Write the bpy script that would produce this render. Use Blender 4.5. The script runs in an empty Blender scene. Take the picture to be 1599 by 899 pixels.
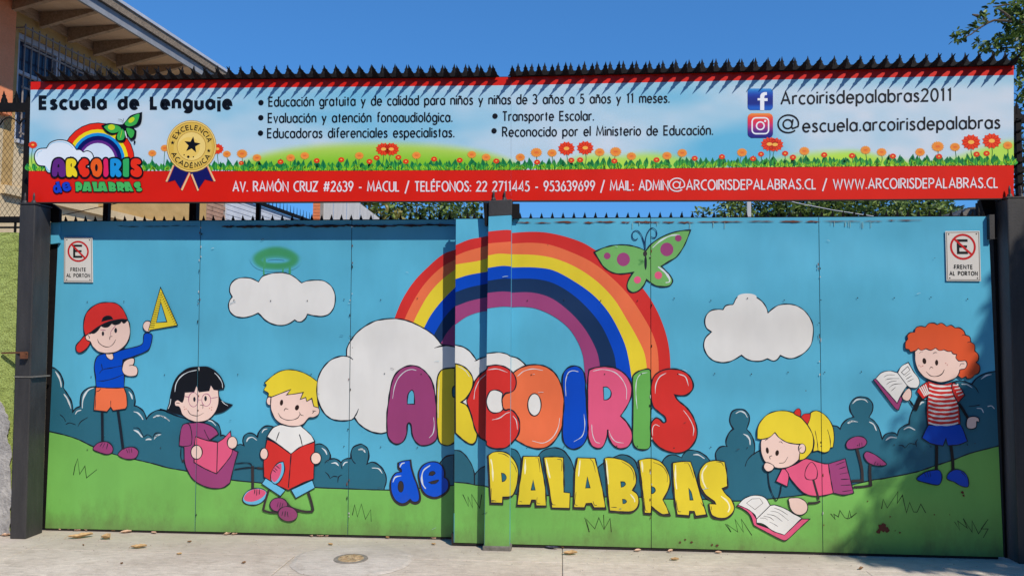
import bpy, bmesh, math, random
from mathutils import Vector, Matrix
from mathutils.geometry import tessellate_polygon
random.seed(7)
S = bpy.context.scene
COL = S.collection
# ---------------------------------------------------------------- camera
W, H, F = 1599.0, 899.0, 1200.0
CZ, CD = 1.63, 6.0
YAW, PITCH, ROLL = 0.064, 0.0607, 0.0068
_cy, _sy = math.cos(YAW), math.sin(YAW)
_f = Vector((-_sy, _cy, 0)); _r = Vector((_cy, _sy, 0)); _u = Vector((0, 0, 1))
FW = _f * math.cos(PITCH) + _u * math.sin(PITCH)
_u2 = -_f * math.sin(PITCH) + _u * math.cos(PITCH)
RT = _r * math.cos(ROLL) + _u2 * math.sin(ROLL)
UP = -_r * math.sin(ROLL) + _u2 * math.cos(ROLL)
CAM = Vector((0, -CD, CZ))
cam = bpy.data.cameras.new('camera'); co = bpy.data.objects.new('camera', cam); COL.objects.link(co)
cam.sensor_width = 36; cam.lens = F * 36 / W; cam.clip_start = 0.05; cam.clip_end = 2000
M = Matrix((RT, UP, -FW)).transposed().to_4x4(); M.translation = CAM
co.matrix_world = M
S.camera = co
# ---------------------------------------------------------------- light
SUN = Vector((0.75, -1.0, 1.25)).normalized()
SKY_STRENGTH = 0.15
wd = bpy.data.worlds.new('World'); S.world = wd; wd.use_nodes = True
nt = wd.node_tree; bg = nt.nodes['Background']
sky = nt.nodes.new('ShaderNodeTexSky'); sky.sky_type = 'NISHITA'; sky.sun_disc = False
sky.sun_elevation = math.asin(SUN.z); sky.sun_rotation = math.atan2(SUN.x, SUN.y)
sky.air_density = 1.0; sky.dust_density = 0.0; sky.ozone_density = 10.0; sky.altitude = 0
gm = nt.nodes.new('ShaderNodeGamma'); gm.inputs[1].default_value = 0.6; nt.links.new(sky.outputs[0], gm.inputs[0])
tn = nt.nodes.new('ShaderNodeMix'); tn.data_type = 'RGBA'; tn.blend_type = 'MULTIPLY'; tn.inputs[0].default_value = 1.0; tn.inputs[7].default_value = (0.50, 1.13, 1.80, 1)
nt.links.new(gm.outputs[0], tn.inputs[6]); nt.links.new(tn.outputs[2], bg.inputs[0]); bg.inputs[1].default_value = SKY_STRENGTH
sl = bpy.data.lights.new('sun', 'SUN'); so = bpy.data.objects.new('sun', sl); COL.objects.link(so)
sl.energy = 4.5; sl.angle = math.radians(0.53); sl.color = (1.0, 0.925, 0.81)
so.rotation_euler = SUN.to_track_quat('Z', 'Y').to_euler()
S.view_settings.view_transform = 'Standard'; S.view_settings.look = 'None'
S.view_settings.exposure = 0.0; S.view_settings.gamma = 1.0
# ---------------------------------------------------------------- helpers
def ray(px, py): return FW * F + RT * (px - W / 2) - UP * (py - H / 2)
def at(px, py, y):
    "the point of the upright plane Y = y that the photograph shows at px, py"
    d = ray(px, py); return CAM + d * ((y + CD) / d.y)
def atz(px, py, z):
    d = ray(px, py); return CAM + d * ((z - CZ) / d.z)
def lin(c): return c / 12.92 if c <= 0.04045 else ((c + 0.055) / 1.055) ** 2.4
def rgb(r, g, b, k=1.0): return tuple(min(0.9, lin(v / 255) / k) for v in (r, g, b)) + (1,)
def tagit(o, label=None, cat=None, group=None, kind=None):
    if label: o['label'] = label
    if cat: o['category'] = cat
    if group: o['group'] = group
    if kind: o['kind'] = kind
    return o
def empty(name, loc=(0, 0, 0), rz=0, **k):
    o = bpy.data.objects.new(name, None); COL.objects.link(o); o.location = loc; o.rotation_euler = (0, 0, rz)
    o.empty_display_size = 0.1
    return tagit(o, **k)
def world(o): return (world(o.parent) @ o.matrix_parent_inverse if o.parent else Matrix()) @ o.matrix_basis
def link(name, me, parent=None, local=False, **k):
    o = bpy.data.objects.new(name, me); COL.objects.link(o)
    if parent is not None:
        o.parent = parent
        if not local: o.matrix_parent_inverse = world(parent).inverted()   # built in world space
    return tagit(o, **k)
class MB:
    "collects faces, links them as ONE mesh object"
    def __init__(s): s.v = []; s.f = []; s.m = []; s.mats = []
    def mi(s, mat):
        if mat not in s.mats: s.mats.append(mat)
        return s.mats.index(mat)
    def face(s, pts, mat):
        n = len(s.v); s.v += [tuple(p) for p in pts]; s.f.append(tuple(range(n, n + len(pts)))); s.m.append(s.mi(mat))
    def mesh(s, vs, fs, mat):
        n = len(s.v); s.v += [tuple(p) for p in vs]; i = s.mi(mat)
        for f in fs: s.f.append(tuple(n + k for k in f)); s.m.append(i)
    def box(s, a, b, mat):
        x0, y0, z0 = a; x1, y1, z1 = b
        v = [(x0, y0, z0), (x1, y0, z0), (x1, y1, z0), (x0, y1, z0), (x0, y0, z1), (x1, y0, z1), (x1, y1, z1), (x0, y1, z1)]
        s.mesh(v, [(0, 3, 2, 1), (4, 5, 6, 7), (0, 1, 5, 4), (1, 2, 6, 5), (2, 3, 7, 6), (3, 0, 4, 7)], mat)
    def bar(s, p, q, w, h, mat, up=(0, 0, 1)):
        p = Vector(p); q = Vector(q); d = (q - p).normalized(); up = Vector(up)
        if abs(d.dot(up)) > 0.98: up = Vector((0, 1, 0))
        a = d.cross(up).normalized() * w / 2; b = a.cross(d).normalized() * h / 2
        v = [p - a - b, p + a - b, p + a + b, p - a + b, q - a - b, q + a - b, q + a + b, q - a + b]
        s.mesh(v, [(0, 1, 2, 3), (7, 6, 5, 4), (0, 4, 5, 1), (1, 5, 6, 2), (2, 6, 7, 3), (3, 7, 4, 0)], mat)
    def tube(s, pts, rs, mat, n=8):
        rings = []
        for i, p in enumerate(pts):
            p = Vector(p); a = Vector(pts[max(0, i - 1)]); b = Vector(pts[min(len(pts) - 1, i + 1)])
            d = (b - a).normalized(); u = d.cross(Vector((0.3, 0.9, 0.31))).normalized(); w = d.cross(u)
            r = rs[i] if isinstance(rs, (list, tuple)) else rs
            rings.append([p + (u * math.cos(t * 2 * math.pi / n) + w * math.sin(t * 2 * math.pi / n)) * r for t in range(n)])
        v = [q for R in rings for q in R]; f = []
        for i in range(len(pts) - 1):
            for t in range(n):
                f.append((i * n + t, i * n + (t + 1) % n, (i + 1) * n + (t + 1) % n, (i + 1) * n + t))
        f.append(tuple(range(n))[::-1]); f.append(tuple(range((len(pts) - 1) * n, len(pts) * n)))
        s.mesh(v, f, mat)
    def data(s, name):
        me = bpy.data.meshes.new(name); me.from_pydata(s.v, [], s.f)
        for m in s.mats: me.materials.append(m)
        me.polygons.foreach_set('material_index', s.m); me.update(); return me
    def build(s, name, parent=None, bevel=0, local=False, **k):
        o = link(name, s.data(name), parent, local, **k)
        if bevel:
            md = o.modifiers.new('bevel', 'BEVEL'); md.width = bevel; md.segments = 2; md.limit_method = 'ANGLE'
        return o
# ---------------------------------------------------------------- materials
def newmat(name):
    m = bpy.data.materials.new(name); m.use_nodes = True; t = m.node_tree
    return m, t, t.nodes['Principled BSDF']
def N(t, typ, **k):
    n = t.nodes.new(typ)
    for a, b in k.items():
        if hasattr(n, a): setattr(n, a, b)
        else: n.inputs[a].default_value = b
    return n
def noise(t, scale, detail=4, rough=0.6, stretch=None):
    tc = N(t, 'ShaderNodeNewGeometry'); n = N(t, 'ShaderNodeTexNoise'); n.inputs['Scale'].default_value = scale
    n.inputs['Detail'].default_value = detail; n.inputs['Roughness'].default_value = rough
    src = tc.outputs['Position']
    if stretch:
        mp = N(t, 'ShaderNodeMapping'); mp.inputs['Scale'].default_value = stretch
        t.links.new(src, mp.inputs['Vector']); src = mp.outputs['Vector']
    t.links.new(src, n.inputs['Vector']); return n.outputs['Fac']
def ramp(t, fac, stops):
    r = N(t, 'ShaderNodeValToRGB'); e = r.color_ramp.elements
    while len(e) < len(stops): e.new(0.5)
    for i, (p, c) in enumerate(stops): e[i].position = p; e[i].color = c if len(c) == 4 else tuple(c) + (1,)
    t.links.new(fac, r.inputs['Fac']); return r.outputs['Color']
def mix(t, fac, a, b, mode='MIX'):
    m = N(t, 'ShaderNodeMix'); m.data_type = 'RGBA'; m.blend_type = mode
    for k, v in ((0, fac), (6, a), (7, b)):
        if hasattr(v, 'links') or hasattr(v, 'is_output'): t.links.new(v, m.inputs[k])
        else: m.inputs[k].default_value = v
    return m.outputs[2]
def bump(t, bsdf, h, strength=0.3, dist=0.01):
    b = N(t, 'ShaderNodeBump'); b.inputs['Strength'].default_value = strength; b.inputs['Distance'].default_value = dist
    t.links.new(h, b.inputs['Height']); t.links.new(b.outputs['Normal'], bsdf.inputs['Normal']); return b
_g = None
def sheet_group():
    "wear of hand-painted sheet metal: uneven coats, streaks, splashed dirt along the foot, dented sheet"
    global _g
    if _g: return _g
    g = bpy.data.node_groups.new('painted_sheet', 'ShaderNodeTree')
    g.interface.new_socket('Color', in_out='INPUT', socket_type='NodeSocketColor')
    g.interface.new_socket('Color', in_out='OUTPUT', socket_type='NodeSocketColor')
    g.interface.new_socket('Normal', in_out='OUTPUT', socket_type='NodeSocketVector')
    gi = g.nodes.new('NodeGroupInput'); go = g.nodes.new('NodeGroupOutput')
    a = noise(g, 1.1, 4, 0.55, (1, 1, 0.8)); av = ramp(g, a, [(0.3, (0.92,) * 3), (0.7, (1.09,) * 3)])
    c = mix(g, 1.0, gi.outputs[0], av, 'MULTIPLY')
    s = noise(g, 4, 3, 0.6, (1.3, 1, 0.5)); sv = ramp(g, s, [(0.35, (0.96,) * 3), (0.6, (1.02,) * 3)])
    c = mix(g, 1.0, c, sv, 'MULTIPLY')
    # dirt near the foot of the gate
    geo = N(g, 'ShaderNodeNewGeometry'); sep = N(g, 'ShaderNodeSeparateXYZ'); g.links.new(geo.outputs['Position'], sep.inputs[0])
    mr = N(g, 'ShaderNodeMapRange'); g.links.new(sep.outputs['Z'], mr.inputs['Value'])
    mr.inputs['From Min'].default_value = 0.02; mr.inputs['From Max'].default_value = 0.42
    mr.inputs['To Min'].default_value = 0.6; mr.inputs['To Max'].default_value = 0.0
    d = noise(g, 2.6, 9, 0.78, (1.6, 1, 0.8)); dv = ramp(g, d, [(0.45, (0, 0, 0)), (0.70, (1, 1, 1))])
    mu = N(g, 'ShaderNodeMath', operation='MULTIPLY'); g.links.new(mr.outputs[0], mu.inputs[0]); g.links.new(dv, mu.inputs[1])
    c = mix(g, mu.outputs[0], c, (0.09, 0.065, 0.035, 1))
    # thin grime film just above the ground
    m2 = N(g, 'ShaderNodeMapRange'); g.links.new(sep.outputs['Z'], m2.inputs['Value'])
    m2.inputs['From Min'].default_value = 0.01; m2.inputs['From Max'].default_value = 0.16
    m2.inputs['To Min'].default_value = 0.42; m2.inputs['To Max'].default_value = 0.0
    c = mix(g, m2.outputs[0], c, (0.12, 0.10, 0.06, 1))
    # pinhole chips
    vt = N(g, 'ShaderNodeTexVoronoi'); vt.inputs['Scale'].default_value = 5.0; vt.inputs['Randomness'].default_value = 1
    g.links.new(geo.outputs['Position'], vt.inputs['Vector'])
    cv = ramp(g, vt.outputs['Distance'], [(0.0, (1, 1, 1)), (0.022, (1, 1, 1)), (0.03, (0, 0, 0))])
    n3 = noise(g, 3.1, 2); nv = ramp(g, n3, [(0.55, (0, 0, 0)), (0.6, (1, 1, 1))])
    mc = mix(g, 1.0, cv, nv, 'MULTIPLY'); c = mix(g, mc, c, (0.07, 0.045, 0.03, 1))
    w = noise(g, 1.35, 1, 0.4, (0.9, 1, 1.0)); b = N(g, 'ShaderNodeBump'); b.inputs['Strength'].default_value = 0.7
    b.inputs['Distance'].default_value = 0.12; g.links.new(w, b.inputs['Height'])
    w2 = noise(g, 90, 3, 0.6); b2 = N(g, 'ShaderNodeBump'); b2.inputs['Strength'].default_value = 0.12
    b2.inputs['Distance'].default_value = 0.002; g.links.new(w2, b2.inputs['Height']); g.links.new(b.outputs[0], b2.inputs['Normal'])
    g.links.new(c, go.inputs[0]); g.links.new(b2.outputs[0], go.inputs[1]); _g = g; return g
_pm = {}
def paint(r, g_, b, k=1.0):
    key = (r, g_, b, k)
    if key in _pm: return _pm[key]
    m, t, p = newmat('mural_paint'); n = N(t, 'ShaderNodeGroup'); n.node_tree = sheet_group()
    n.inputs[0].default_value = rgb(r, g_, b, k); t.links.new(n.outputs[0], p.inputs['Base Color'])
    t.links.new(n.outputs[1], p.inputs['Normal']); p.inputs['Roughness'].default_value = 0.42; p.inputs['Specular IOR Level'].default_value = 0.3
    _pm[key] = m; return m
_vm = {}
def printed(r, g_, b, k=1.0):
    key = (r, g_, b)
    if key in _vm: return _vm[key]
    m, t, p = newmat('vinyl_print'); c = rgb(r, g_, b, k)
    a = noise(t, 3.5, 4); v = ramp(t, a, [(0.3, (0.93,) * 3), (0.7, (1.03,) * 3)])
    t.links.new(mix(t, 1.0, c, v, 'MULTIPLY'), p.inputs['Base Color']); p.inputs['Roughness'].default_value = 0.42; p.inputs['Specular IOR Level'].default_value = 0.3
    w = noise(t, 1.3, 2, 0.5, (1, 1, 0.8)); bump(t, p, w, 0.4, 0.04)
    _vm[key] = m; return m
def colour_attr_mat(name, sheet):
    m, t, p = newmat(name); a = N(t, 'ShaderNodeAttribute'); a.attribute_name = 'print'
    if sheet:
        n = N(t, 'ShaderNodeGroup'); n.node_tree = sheet_group(); t.links.new(a.outputs['Color'], n.inputs[0])
        t.links.new(n.outputs[0], p.inputs['Base Color']); t.links.new(n.outputs[1], p.inputs['Normal'])
    else:
        t.links.new(a.outputs['Color'], p.inputs['Base Color'])
        w = noise(t, 1.3, 2, 0.5, (1, 1, 0.8)); bump(t, p, w, 0.25, 0.03)
    p.inputs['Roughness'].default_value = 0.42; p.inputs['Specular IOR Level'].default_value = 0.3
    return m
def rough_mat(name, c1, c2, scale=8, rough=0.8, bs=0.3, bd=0.01, stretch=None, metal=0, fine=60):
    m, t, p = newmat(name); a = noise(t, scale, 6, 0.65, stretch)
    v = ramp(t, a, [(0.3, c1), (0.7, c2)]); fn = noise(t, fine, 4, 0.7)
    fv = ramp(t, fn, [(0.3, (0.88,) * 3), (0.7, (1.08,) * 3)])
    t.links.new(mix(t, 1.0, v, fv, 'MULTIPLY'), p.inputs['Base Color'])
    p.inputs['Roughness'].default_value = rough; p.inputs['Metallic'].default_value = metal
    if bs: bump(t, p, fn, bs, bd)
    return m
black_iron = rough_mat('black_iron', (0.003, 0.003, 0.004), (0.010, 0.008, 0.008), 9, 0.7, 0.25, 0.003)
black_iron.node_tree.nodes['Principled BSDF'].inputs['Specular IOR Level'].default_value = 0.2
post_paint = rough_mat('dark_grey_post_paint', (0.026, 0.025, 0.026), (0.048, 0.045, 0.045), 3, 0.5, 0.35, 0.004, (4, 4, 0.8))
rust = rough_mat('rust', (0.10, 0.03, 0.012), (0.20, 0.075, 0.03), 20, 0.9, 0.4, 0.003)
gate_blue = paint(84, 168, 198)
# ---------------------------------------------------------------- 2-D tracing (photograph pixels)
def parse(s, T=None):
    pts = []
    for tok in s.split():
        c = tok.endswith('*'); x, y = tok.rstrip('*').split(','); x, y = float(x), float(y)
        if T: x, y = T[0] + x / T[2], T[1] + y / T[2]
        pts.append((x, y, c))
    return pts
def smooth(pts, closed, n=5):
    "Catmull-Rom through the points, broken at the starred ones"
    m = len(pts); out = []
    rng = range(m) if closed else range(m - 1)
    for i in rng:
        p1 = pts[i]; p2 = pts[(i + 1) % m]
        p0 = pts[(i - 1) % m] if (closed or i > 0) else p1
        p3 = pts[(i + 2) % m] if (closed or i + 2 < m) else p2
        if p1[2]: p0 = p1
        if p2[2]: p3 = p2
        d = math.hypot(p2[0] - p1[0], p2[1] - p1[1])
        if p1[2] and p2[2]: k = 1
        else: k = max(2, min(n, int(d / 1.5) + 1))
        for j in range(k):
            t = j / k; q = []
            for a in (0, 1):
                d0 = math.hypot(p1[0] - p0[0], p1[1] - p0[1]); d2 = math.hypot(p3[0] - p2[0], p3[1] - p2[1])
                m1 = (p2[a] - p0[a]) * (d / (d + d0)) if d0 else (p2[a] - p1[a])
                m2 = (p3[a] - p1[a]) * (d / (d + d2)) if d2 else (p2[a] - p1[a])
                q.append((2 * t**3 - 3 * t**2 + 1) * p1[a] + (t**3 - 2 * t**2 + t) * m1 + (-2 * t**3 + 3 * t**2) * p2[a] + (t**3 - t**2) * m2)
            out.append(tuple(q))
    if not closed: out.append((pts[-1][0], pts[-1][1]))
    return out
def ell(cx, cy, rx, ry=None, a0=0, a1=360, n=28, tilt=0):
    ry = rx if ry is None else ry; o = []; full = abs(a1 - a0) >= 360
    m = max(3, int(n * abs(a1 - a0) / 360)); ct, st = math.cos(math.radians(tilt)), math.sin(math.radians(tilt))
    for i in range(m if full else m + 1):
        a = math.radians(a0 + (a1 - a0) * i / m); x, y = rx * math.cos(a), ry * math.sin(a)
        o.append((cx + x * ct - y * st, cy + x * st + y * ct))
    return o
def tris(outer, holes=()):
    loops = [[Vector((x, y, 0)) for x, y in l] for l in (outer,) + tuple(holes)]
    flat = [p for l in loops for p in l]
    return [[(flat[i].x, flat[i].y) for i in t] for t in tessellate_polygon(loops)]
HAND = True      # brush lines swell and thin; switched off for printed matter
def ribbon(pts, w, closed=False, taper=0.0):
    "quads along a polyline; taper 0..1 narrows both ends"
    P = [pts[0]]; eps = 0.05 if w > 0.2 else 0.001
    for p in pts[1:]:
        if math.hypot(p[0] - P[-1][0], p[1] - P[-1][1]) > eps: P.append(p)
    if closed and len(P) > 2 and math.hypot(P[0][0] - P[-1][0], P[0][1] - P[-1][1]) < eps: P.pop()
    n = len(P)
    if n < 2: return []
    L = []; R = []
    for i in range(n):
        a = P[(i - 1) % n] if (closed or i) else P[i]; b = P[(i + 1) % n] if (closed or i < n - 1) else P[i]
        d1 = (P[i][0] - a[0], P[i][1] - a[1]); d2 = (b[0] - P[i][0], b[1] - P[i][1])
        l1 = math.hypot(*d1) or 0; l2 = math.hypot(*d2) or 0
        if l1 == 0: d1 = d2; l1 = l2
        if l2 == 0: d2 = d1; l2 = l1
        n1 = (-d1[1] / l1, d1[0] / l1); n2 = (-d2[1] / l2, d2[0] / l2)
        nx, ny = n1[0] + n2[0], n1[1] + n2[1]; q = math.hypot(nx, ny)
        hand = 1 + 0.38 * (math.sin(P[i][0] * .31 + 1.7) * math.sin(P[i][1] * .27 + P[i][0] * .11)) * (w < 3.3 and HAND)
        if q < 0.3: nx, ny, k = n1[0], n1[1], 1.0
        else:
            nx, ny = nx / q, ny / q; k = min(2.2, 1 / max(0.3, nx * n1[0] + ny * n1[1]))
        hw = w / 2 * k * hand
        if taper and not closed:
            t = i / (n - 1); hw *= (1 - taper) + taper * math.sin(math.pi * min(1, max(0, t * 0.94 + 0.03))) ** 0.6
        L.append((P[i][0] + nx * hw, P[i][1] + ny * hw)); R.append((P[i][0] - nx * hw, P[i][1] - ny * hw))
    out = []
    for i in range(n if closed else n - 1):
        j = (i + 1) % n; out.append([R[i], R[j], L[j]]); out.append([R[i], L[j], L[i]])
    return out
# ---------------------------------------------------------------- flat art laid on real planes
YL, YR, YP, YB = 0.167, 0.0, -0.09, -0.05
def line_x(a, b):
    return lambda y: a[0] + (b[0] - a[0]) * (y - a[1]) / (b[1] - a[1])
SEAM1 = ((313.5, 346), (304.5, 828)); SEAM2 = ((549.5, 345), (543, 833)); SEAM3 = ((1016, 340), (1017, 856)); SEAM4 = ((1278.5, 340), (1285, 862))
LTOP = ((93, 346), (711, 343)); LBOT = ((70, 824), (711, 838)); RTOP = ((711, 342), (1543, 338)); RBOT = ((711, 846.5), (1565, 869))
PTOP = ((763, 338.5), (800, 336.5)); PBOT = ((756, 854), (797, 854))
def shift(l, d): return ((l[0][0] + d, l[0][1]), (l[1][0] + d, l[1][1]))
ZONES = [  # owner, plane, left, right, top, bottom
    ('L', YL, ((92, 346), (70.5, 824)), shift(SEAM1, -0.5), LTOP, LBOT),
    ('L', YL, shift(SEAM1, 0.5), shift(SEAM2, -0.5), LTOP, LBOT),
    ('L', YL, shift(SEAM2, 0.5), ((713, 343), (710, 845)), LTOP, LBOT),
    ('R', YR, ((712, 343), (708.5, 845)), ((765, 343), (760, 850)), RTOP, RBOT),
    ('P', YP, ((763, 313), (756.5, 853)), ((798.6, 313), (795.7, 853)), PTOP, PBOT),
    ('R', YR, ((799, 341), (796, 850)), shift(SEAM3, -0.5), RTOP, RBOT),
    ('R', YR, shift(SEAM3, 0.5), shift(SEAM4, -0.5), RTOP, RBOT),
    ('R', YR, shift(SEAM4, 0.5), ((1543, 338), (1567, 869)), RTOP, RBOT)]
def clip(poly, a, b, sign):
    "keep the side of line a-b where sign * cross >= 0"
    def d(p): return sign * ((b[0] - a[0]) * (p[1] - a[1]) - (b[1] - a[1]) * (p[0] - a[0]))
    out = []
    for i in range(len(poly)):
        p, q = poly[i - 1], poly[i]; dp, dq = d(p), d(q)
        if (dp >= 0) != (dq >= 0):
            t = dp / (dp - dq); out.append((p[0] + (q[0] - p[0]) * t, p[1] + (q[1] - p[1]) * t))
        if dq >= 0: out.append(q)
    return out
def clip_zone(tri, z):
    p = clip(tri, z[2][0], z[2][1], -1)
    if len(p) > 2: p = clip(p, z[3][0], z[3][1], 1)
    if len(p) > 2: p = clip(p, z[4][0], z[4][1], 1)
    if len(p) > 2: p = clip(p, z[5][0], z[5][1], -1)
    return p if len(p) > 2 else None
BASE = 0.0012; STEP = 7e-5
OWN = {}
def put(name, shapes, level=0, parents=None, label=None, owner=None, only=None, kind=None):
    "shapes = [(triangles, material)], painter's order; makes one mesh per gate part it falls on"
    mbs = {}
    for k, (tr, mat) in enumerate(shapes):
        off = BASE + (level + k) * STEP
        for t in tr:
            if owner == 'B':
                mbs.setdefault('B', MB()).face([at(x, y, YB - off) for x, y in t], mat); continue
            xs = [p[0] for p in t]
            for z in ZONES:
                if only and z[0] != only: continue
                if max(xs) < min(z[2][0][0], z[2][1][0]) or min(xs) > max(z[3][0][0], z[3][1][0]): continue
                c = clip_zone(t, z)
                if c: mbs.setdefault(z[0], MB()).face([at(x, y, z[1] - off) for x, y in c], mat)
    res = {}
    for o, mb in mbs.items():
        res[o] = mb.build(name, (parents or OWN).get(o) or OWN[o], label=label, kind=kind)
    return res
INK = None
def fl(s, T, mat, closed=True): return (tris(smooth(parse(s, T), True)), mat)
def st(s, T, w, mat=None, closed=False, taper=0.55): return (ribbon(smooth(parse(s, T), closed), w, closed, 0 if closed else taper), mat or INK)
def so_(s, T, mat, w=1.5, line=None):
    q = smooth(parse(s, T), True); return [(tris(q), mat), (ribbon(q, w, True), line or INK)]
def fe(cx, cy, rx, ry, T, mat, w=0, line=None, tilt=0, holes=()):
    q = ell(T[0] + cx / T[2], T[1] + cy / T[2], rx / T[2], ry / T[2], tilt=tilt); r = []
    if mat: r.append((tris(q), mat))
    if w: r.append((ribbon(q, w, True), line or INK))
    return r
# ---------------------------------------------------------------- the gate: leaves and posts
def plate(mb, q, y, th, mat):
    "a sheet whose four front corners the photograph gives in pixels, th thick"
    f = [at(px, py, y) for px, py in q]; b = [p + Vector((0, th, 0)) for p in f]
    mb.mesh(f + b, [(0, 1, 2, 3), (7, 6, 5, 4), (0, 4, 5, 1), (1, 5, 6, 2), (2, 6, 7, 3), (3, 7, 4, 0)], mat)
def yl(l, x): return l[0][1] + (l[1][1] - l[0][1]) * (x - l[0][0]) / (l[1][0] - l[0][0])
def corners(z, ext=0):
    (a, b), (c, d) = z[2], z[3]
    return [(a[0], yl(z[4], a[0])), (c[0] + ext, yl(z[4], c[0] + ext)), (d[0] + ext, yl(z[5], d[0] + ext)), (b[0], yl(z[5], b[0]))]
OWN['L'] = gl = empty('gate_leaf', at(390, 826, YL), label='left gate leaf painted with the cap boy, the dark-haired girl and the blond boy', cat='gate')
OWN['R'] = gr = empty('gate_leaf', at(1180, 858, YR), label='right gate leaf painted with the butterfly, the lying girl and the red-haired boy', cat='gate')
OWN['P'] = gp = empty('gate_post', at(776, 853, YP), label='centre gate post painted with the middle of the rainbow, black at the top', cat='post')
for i, z in enumerate(ZONES):
    if z[0] == 'P': continue
    mb = MB(); plate(mb, corners(z, {2: 33}.get(i, 0)), z[1], 0.003 if i == 3 else 0.004, gate_blue)
    mb.build('sheet_panel', OWN[z[0]])
def seg_plate(name, par, x0, x1, top, d0, d1, y, th, mat, **k):
    mb = MB(); plate(mb, [(x0, yl(top, x0) + d0), (x1, yl(top, x1) + d0), (x1, yl(top, x1) + d1), (x0, yl(top, x0) + d1)], y, th, mat); return mb.build(name, par, **k)
# backing frames behind the sheets
fr = rough_mat('dark_brown_frame', (0.008, 0.006, 0.005), (0.022, 0.014, 0.01), 14, 0.8, 0.3, 0.004)
for par, y, xa, xb, top, bot in ((gl, YL, 80, 742, LTOP, LBOT), (gr, YR, 713, 1543, RTOP, RBOT)):
    seg_plate('top_rail', par, xa + 2, xb - 2, top, 1.2, 9, y + 0.0045, 0.04, fr)
    seg_plate('bottom_rail', par, xa - 8, xb + 16, bot, -14, 2.8 if par is gl else 3.4, y + 0.0045, 0.04, fr)
for par, y, s in ((gl, YL, SEAM1), (gl, YL, SEAM2), (gr, YR, SEAM3), (gr, YR, SEAM4)):
    mb = MB(); a, b = s; plate(mb, [(a[0] - 4, a[1] + 10), (a[0] + 4, a[1] + 10), (b[0] + 4, b[1] - 16), (b[0] - 4, b[1] - 16)], y + 0.0045, 0.035, fr)
    mb.build('stile', par)
# small folded flange at the upper left
mb = MB(); plate(mb, [(79.5, 346), (92, 346), (92, 379), (79, 381)], YL - 0.03, 0.028, gate_blue); mb.build('hinge_flange', gl)
# centre post
mb = MB()
def post_box(mb, q, y, th, mat): plate(mb, q, y, th, mat)
post_box(mb, [(763, 338), (798.5, 336), (795.5, 854), (756, 854)], YP, 0.088, gate_blue)
mb.build('post_shaft', gp)
mb = MB(); post_box(mb, [(763, 313), (799.5, 311), (799, 335.8), (763, 337.8)], YP - 0.001, 0.14, post_paint)
mb.build('post_head', gp, bevel=0.004)
mb = MB(); p0 = at(756, 853, YP); p1 = at(796, 853, YP)
mb.box((p0.x - 0.012, YP - 0.014, -0.01), (p1.x + 0.012, YP + 0.1, 0.035), rough_mat('cement_foot', (0.11, 0.1, 0.085), (0.2, 0.18, 0.16), 20, 0.95, 0.5, 0.01)); mb.build('concrete_footing', gp, bevel=0.01)
# the bracket whose shadow falls on the strip
mb = MB(); plate(mb, [(754.5, 316), (763, 316), (763, 352), (757, 352)], YP + 0.02, 0.05, black_iron); mb.build('latch_bracket', gp)
mb = MB(); plate(mb, [(800, 318), (811, 318), (811, 341), (800, 341)], YP + 0.05, 0.04, black_iron); mb.build('latch_bracket', gp)
# ---------------------------------------------------------------- spikes
def spike_profile(): return [(-1, 0), (-0.62, 0.16), (-0.62, 0.3), (-0.3, 0.55), (-0.42, 0.60), (-0.2, 0.72), (0, 1.0), (0.2, 0.72), (0.42, 0.60), (0.3, 0.55), (0.62, 0.3), (0.62, 0.16), (1, 0)]
def spike_mesh(hw, h, name='spike', th=0.003):
    P = [(x * hw, z * h) for x, z in spike_profile()]; mb = MB(); n = len(P)
    v = [(x, -th, z) for x, z in P] + [(x, th, z) for x, z in P]
    mb.mesh(v, [tuple(range(n)), tuple(range(n, 2 * n))[::-1]] + [(i, (i + 1) % n + 0, (i + 1) % n + n, i + n) for i in range(n)], black_iron)
    # a raised fold down the middle
    mb.mesh([(0, -th - 0.006, 0), (-hw * 0.3, -th, h * 0.03), (hw * 0.3, -th, h * 0.03), (0, -th - 0.002, h * 0.8)], [(0, 3, 1), (0, 2, 3)], black_iron)
    return mb.data(name)
def spike_row(parent, x0, x1, step, p_of, me, tilt=0, sx=1, jitter=0.03, lean=0, rz=0):
    n = int(round((x1 - x0) / step)); rnd = random.Random(int(x0 * 7 + tilt * 100))
    for i in range(n + 1):
        px = x0 + (x1 - x0) * i / n; o = link('spike', me, parent)
        o.location = p_of(px); o.rotation_euler = (tilt + rnd.uniform(-jitter, jitter), lean + rnd.uniform(-jitter, jitter), rz); o.scale = (sx, 1, rnd.uniform(0.95, 1.04))
gsp = spike_mesh(0.020, 0.052)
spike_row(gl, 103, 702, 15.35, lambda x: at(x, yl(LTOP, x) + 0.5, YL + 0.02), gsp, tilt=0.25, lean=-0.06, rz=0.5)
spike_row(gr, 719, 752, 11, lambda x: at(x, yl(RTOP, x) + 0.5, YR + 0.02), gsp, tilt=0.1, rz=0.2)
spike_row(gr, 812, 1535, 16.9, lambda x: at(x, yl(RTOP, x) + 0.5, YR + 0.02), gsp, tilt=0.15, rz=0.2)
for par, y, xa, xb, top in ((gl, YL, 94, 710, LTOP), (gr, YR, 714, 1541, RTOP)):
    mb = MB(); a = at(xa, yl(top, xa) + 0.3, y + 0.02); b = at(xb, yl(top, xb) + 0.3, y + 0.02); mb.bar(a, b, 0.022, 0.012, black_iron); mb.build('spike_bar', par)
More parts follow.
